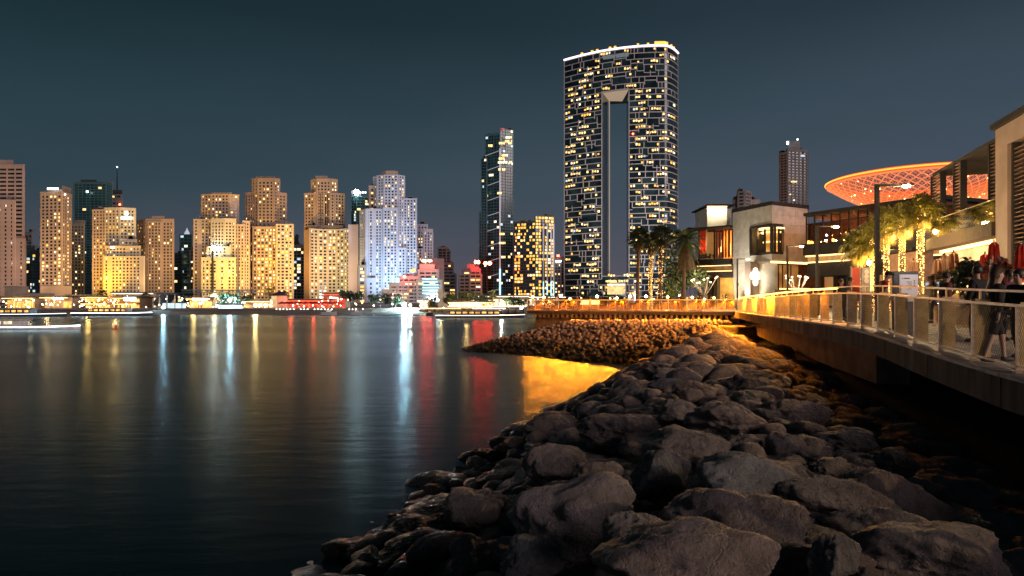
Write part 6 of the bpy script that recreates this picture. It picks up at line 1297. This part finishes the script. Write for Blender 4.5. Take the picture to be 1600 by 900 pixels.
def person(label, loc, rz, h=1.75, top='red', legs='navy', skin=SKIN, hair='cap', bow=0.0, arms=((.06, -.14), (.06, -.10)), stride=.10, sleeve='short', group=None, hairm=HAIR, shorts=False, woman=False, leg_skin=False):
    """faces local -Y"""
    t = thing("person", label, "person", loc, rz, group); k = h / 1.75; sw = .185 if not woman else .165
    nd, ed = {}, []
    def N(key, co, r): nd[key] = ((co[0] * k, co[1] * k, co[2] * k), tuple(x * k for x in r) if isinstance(r, tuple) else r * k)
    hb = Vector((0, -.03 - .10 * bow, 1.60 - .02 * bow))
    N('pel', (0, 0, .95), (.135, .10)); N('spi', (0, .01, 1.12), (.125, .095)); N('che', (0, .0, 1.30), (.15, .105)); N('neb', (0, -.005 - .02 * bow, 1.44), (.07, .065)); N('nec', (0, -.02 - .06 * bow, 1.51), .052)
    N('jaw', (hb.x, hb.y - .015, hb.z), (.066, .078)); N('cra', (hb.x, hb.y + .012 - .02 * bow, hb.z + .085), (.076, .092)); N('top', (hb.x, hb.y + .01 - .03 * bow, hb.z + .125), (.055, .068))
    N('nos', (hb.x, hb.y - .098 - .01 * bow, hb.z + .035 - .03 * bow), .012)
    ed += [('pel', 'spi'), ('spi', 'che'), ('che', 'neb'), ('neb', 'nec'), ('nec', 'jaw'), ('jaw', 'cra'), ('cra', 'top'), ('jaw', 'nos')]
    for s, (ax, ay) in ((1, arms[0]), (-1, arms[1])):
        a = 'l' if s > 0 else 'r'
        N(a + 'sh', (s * sw, .005, 1.40), .062); N(a + 'el', (s * (sw + ax), .03 + ay * .2, 1.13), .043); N(a + 'wr', (s * (sw + ax * .7), ay, .90 + max(0, -ay - .15) * .75), .028)
        ed += [('che', a + 'sh'), (a + 'sh', a + 'el'), (a + 'el', a + 'wr')]
        d = Vector(nd[a + 'wr'][0]) - Vector(nd[a + 'el'][0]); hand(nd, ed, nd[a + 'wr'][0], d, a + 'h', a + 'wr', .7, s)
        st_ = stride * s
        N(a + 'hi', (s * .09, 0, .89), .088); N(a + 'kn', (s * .10, -.02 - st_ * .6, .49), .056); N(a + 'an', (s * .105, .03 - st_, .085), .038); N(a + 'to', (s * .115, -.12 - st_, .03), (.04, .028))
        ed += [('pel', a + 'hi'), (a + 'hi', a + 'kn'), (a + 'kn', a + 'an'), (a + 'an', a + 'to')]
    me = skin_mesh("body", nd, ed, 'pel'); me.materials.append(skin); b = link("body", me, t)
    def clothes(name, keys, extra, mat, root, sub=2):
        kk = [x for x in keys]; n2 = {x: (nd[x][0], tuple(r + extra for r in nd[x][1]) if isinstance(nd[x][1], tuple) else nd[x][1] + extra) for x in kk}
        return n2, [(a_, b_) for a_, b_ in ed if a_ in n2 and b_ in n2]
    n2, e2 = clothes("shirt", ['pel', 'spi', 'che', 'neb', 'lsh', 'rsh', 'lel', 'rel'] + (['lwr', 'rwr'] if sleeve == 'long' else []), .018 if sleeve == 'short' else .03, None, 'pel')
    if sleeve == 'short':
        for a in 'lr': s0 = Vector(n2[a + 'sh'][0]); e0 = Vector(n2[a + 'el'][0]); n2[a + 'el'] = (tuple(s0 + (e0 - s0) * .72), .062 * k)
    if sleeve == 'long':
        for a in 'lr': w0 = Vector(n2[a + 'wr'][0]); e0 = Vector(n2[a + 'el'][0]); n2[a + 'wr'] = (tuple(e0 + (w0 - e0) * .92), .045 * k)
    n2['pel'] = (n2['pel'][0], (.155 * k, .125 * k)); n2['hem'] = ((0, 0, .84 * k), (.15 * k, .125 * k)); e2.append(('pel', 'hem'))
    me = skin_mesh("shirt" if sleeve == 'short' else "jacket", n2, e2, 'pel'); me.materials.append(CLO[top]); link(me.name.split('.')[0], me, t)
    keys = ['pel', 'lhi', 'rhi', 'lkn', 'rkn'] + ([] if shorts else ['lan', 'ran']); n2, e2 = clothes("trousers", keys, .02, None, 'pel')
    n2['pel'] = (n2['pel'][0], (.145 * k, .115 * k))
    if not shorts:
        for a in 'lr': c0 = n2[a + 'an'][0]; n2[a + 'an'] = ((c0[0], c0[1], c0[2] + .02), .055 * k)
    me = skin_mesh("shorts" if shorts else "trousers", n2, e2, 'pel'); me.materials.append(CLO[legs]); link("shorts" if shorts else "trousers", me, t)
    for a in 'lr':
        A, T = Vector(nd[a + 'an'][0]), Vector(nd[a + 'to'][0]); m = MB(); m.tube([(A.x, A.y + .05, .05), (A.x, A.y, .055), (T.x, T.y + .03, .045), (T.x, T.y - .03, .035)], [.036, .052, .05, .026], 8); o = m.build("shoe", SHOE, None, True); o.parent = t
    J, Cc = Vector(nd['jaw'][0]), Vector(nd['cra'][0])
    for s in (1, -1):
        m = MB(); m.ball((J.x + s * .032 * k, J.y - .068 * k, J.z + .055 * k), .011 * k, 6, 4); o = m.build("eye", EYEM, None); o.parent = t
        m = MB(); m.ball((J.x + s * .078 * k, J.y + .03 * k, J.z + .045 * k), .024 * k, 6, 4, sz=1.4); o = m.build("ear", skin, None); o.parent = t
    m = MB(); m.tube([(J.x - .026 * k, J.y - .076 * k, J.z - .012 * k), (J.x, J.y - .083 * k, J.z - .012 * k), (J.x + .026 * k, J.y - .076 * k, J.z - .012 * k)], .006 * k, 4); o = m.build("mouth", pmat("lip", (.35, .13, .11), .5), None); o.parent = t
    if hair == 'cap':
        m = MB(); m.lathe((Cc.x, Cc.y + .004, Cc.z - .02), [(.098 * k, -.02), (.10 * k, .02), (.094 * k, .07 * k), (.06 * k, .10 * k), (.01, .112 * k)], 14); m.add([(Cc.x - .07, Cc.y - .07, Cc.z - .01), (Cc.x + .07, Cc.y - .07, Cc.z - .01), (Cc.x + .055, Cc.y - .18, Cc.z - .045), (Cc.x - .055, Cc.y - .18, Cc.z - .045), (Cc.x - .07, Cc.y - .07, Cc.z + .006), (Cc.x + .07, Cc.y - .07, Cc.z + .006), (Cc.x + .055, Cc.y - .18, Cc.z - .035), (Cc.x - .055, Cc.y - .18, Cc.z - .035)], [(0, 1, 2, 3), (7, 6, 5, 4), (0, 4, 5, 1), (1, 5, 6, 2), (2, 6, 7, 3), (3, 7, 4, 0)]); o = m.build("cap", CLO['black'], None, True); o.parent = t
    elif hair == 'short':
        m = MB(); m.lathe((Cc.x, Cc.y + .026, Cc.z - .02), [(.09 * k, -.06), (.106 * k, -.01), (.108 * k, .05 * k), (.085 * k, .105 * k), (.01, .135 * k)], 14); o = m.build("hair", hairm, None, True); o.parent = t
    else:
        n3 = {'t': ((Cc.x, Cc.y + .012, Cc.z + .075 * k), (.075 * k, .085 * k)), 'a': ((Cc.x, Cc.y + .03, Cc.z + .02 * k), (.112 * k, .108 * k)), 'b': ((Cc.x, Cc.y + .075 * k, Cc.z - .10 * k), (.095 * k, .06 * k)), 'c': ((Cc.x + .01, Cc.y + .10 * k, Cc.z - .28 * k), (.12 * k, .06 * k)), 'd': ((Cc.x + .02, Cc.y + .14 * k, Cc.z - .44 * k), (.07 * k, .04 * k)), 'e': ((Cc.x + .08, Cc.y + .13 * k, Cc.z - .38 * k), (.05 * k, .03 * k))}
        me = skin_mesh("hair", n3, [('t', 'a'), ('a', 'b'), ('b', 'c'), ('c', 'd'), ('c', 'e')], 'a'); me.materials.append(hairm); link("hair", me, t)
    return t
def dz(x, y): return 3.47 if y > 66 else float(edge_z(y)) + .012
def stand(px, D): return (X(px, D), D, dz(X(px, D), D))
person("man in a red shirt and black cap leaning at the railing, head bowed", stand(1381, 20.4), R(75), 1.78, 'red', 'grey', SKIN, 'cap', .9, ((.10, -.22), (.08, -.20)), .06, shorts=True)
person("woman with long loose dark hair and black jacket walking past the railing", stand(1556, 12.7), R(80), 1.72, 'black', 'black', SKIN2, 'long', .1, ((.08, -.20), (.06, .05)), .22, 'long', woman=True, hairm=HAIRB, shorts=True)
person("person in dark clothes at the photo's edge, turned to the walking woman", stand(1593, 13.2), R(-70), 1.70, 'black', 'navy', SKIN2, 'short', .2, ((.08, -.28), (.06, -.05)), .12, 'long')
person("person in a dark blue top standing behind the railing beside the red panel", stand(1327, 27), R(60), 1.76, 'teal', 'navy', SKIN, 'short', .2, ((.10, -.24), (.07, -.08)), .08)
person("person in black close behind the one in dark blue", stand(1314, 29), R(30), 1.74, 'black', 'black', SKIN, 'short', 0, ((.06, -.1), (.06, -.05)), .1, 'long')
person("woman in a pale top near the street lamp with the amber railing in front", stand(1279, 42), R(-60), 1.66, 'white', 'tan', SKIN2, 'long', 0, ((.06, -.12), (.06, -.08)), .14, woman=True)
person("person in plum clothes walking before the raised terrace", stand(1478, 19.5), R(85), 1.7, 'plum', 'black', SKIN, 'short', .1, ((.06, -.14), (.06, .06)), .18, 'long')
person("tall person in black standing behind the walking woman's back", stand(1528, 16.5), R(200), 1.82, 'black', 'black', SKIN, 'short', .1, ((.06, -.14), (.08, -.2)), .08, 'long')
person("person in grey and navy between the menu board and the fairy lit palm", stand(1455, 26), R(-80), 1.72, 'grey', 'navy', SKIN2, 'long', .1, ((.06, -.14), (.06, .02)), .16, 'long', woman=True)
person("person in a plum jacket furthest from the railing at the picture's edge", stand(1577, 17), R(20), 1.74, 'plum', 'black', SKIN, 'short', .1, ((.06, -.1), (.06, -.1)), .06, 'long')
src = [person("pedestrian in light clothes among the crowd on the jetty", (X(870, 80), 80, 3.47), .6, 1.7, 'white', 'tan', SKIN, 'short', 0, group="crowd on the jetty plaza"), person("pedestrian in dark clothes among the crowd on the jetty", (X(905, 81), 81, 3.47), 2.1, 1.76, 'navy', 'black', SKIN, 'short', .1, stride=.18, group="crowd on the jetty plaza in dark clothes"), person("pedestrian with long hair among the crowd on the jetty", (X(1095, 79), 79, 3.47), -1.1, 1.64, 'tan', 'grey', SKIN2, 'long', 0, stride=.15, woman=True, group="crowd on the jetty plaza with long hair")]
pr = random.Random(9)
for i in range(26):
    px = pr.choice((pr.uniform(840, 1145), pr.uniform(1060, 1145))); D = pr.uniform(78, 92)
    copy_tree(src[i % 3], (X(px, D), D, 3.47), pr.uniform(0, 6.28), sc=pr.uniform(.94, 1.06))
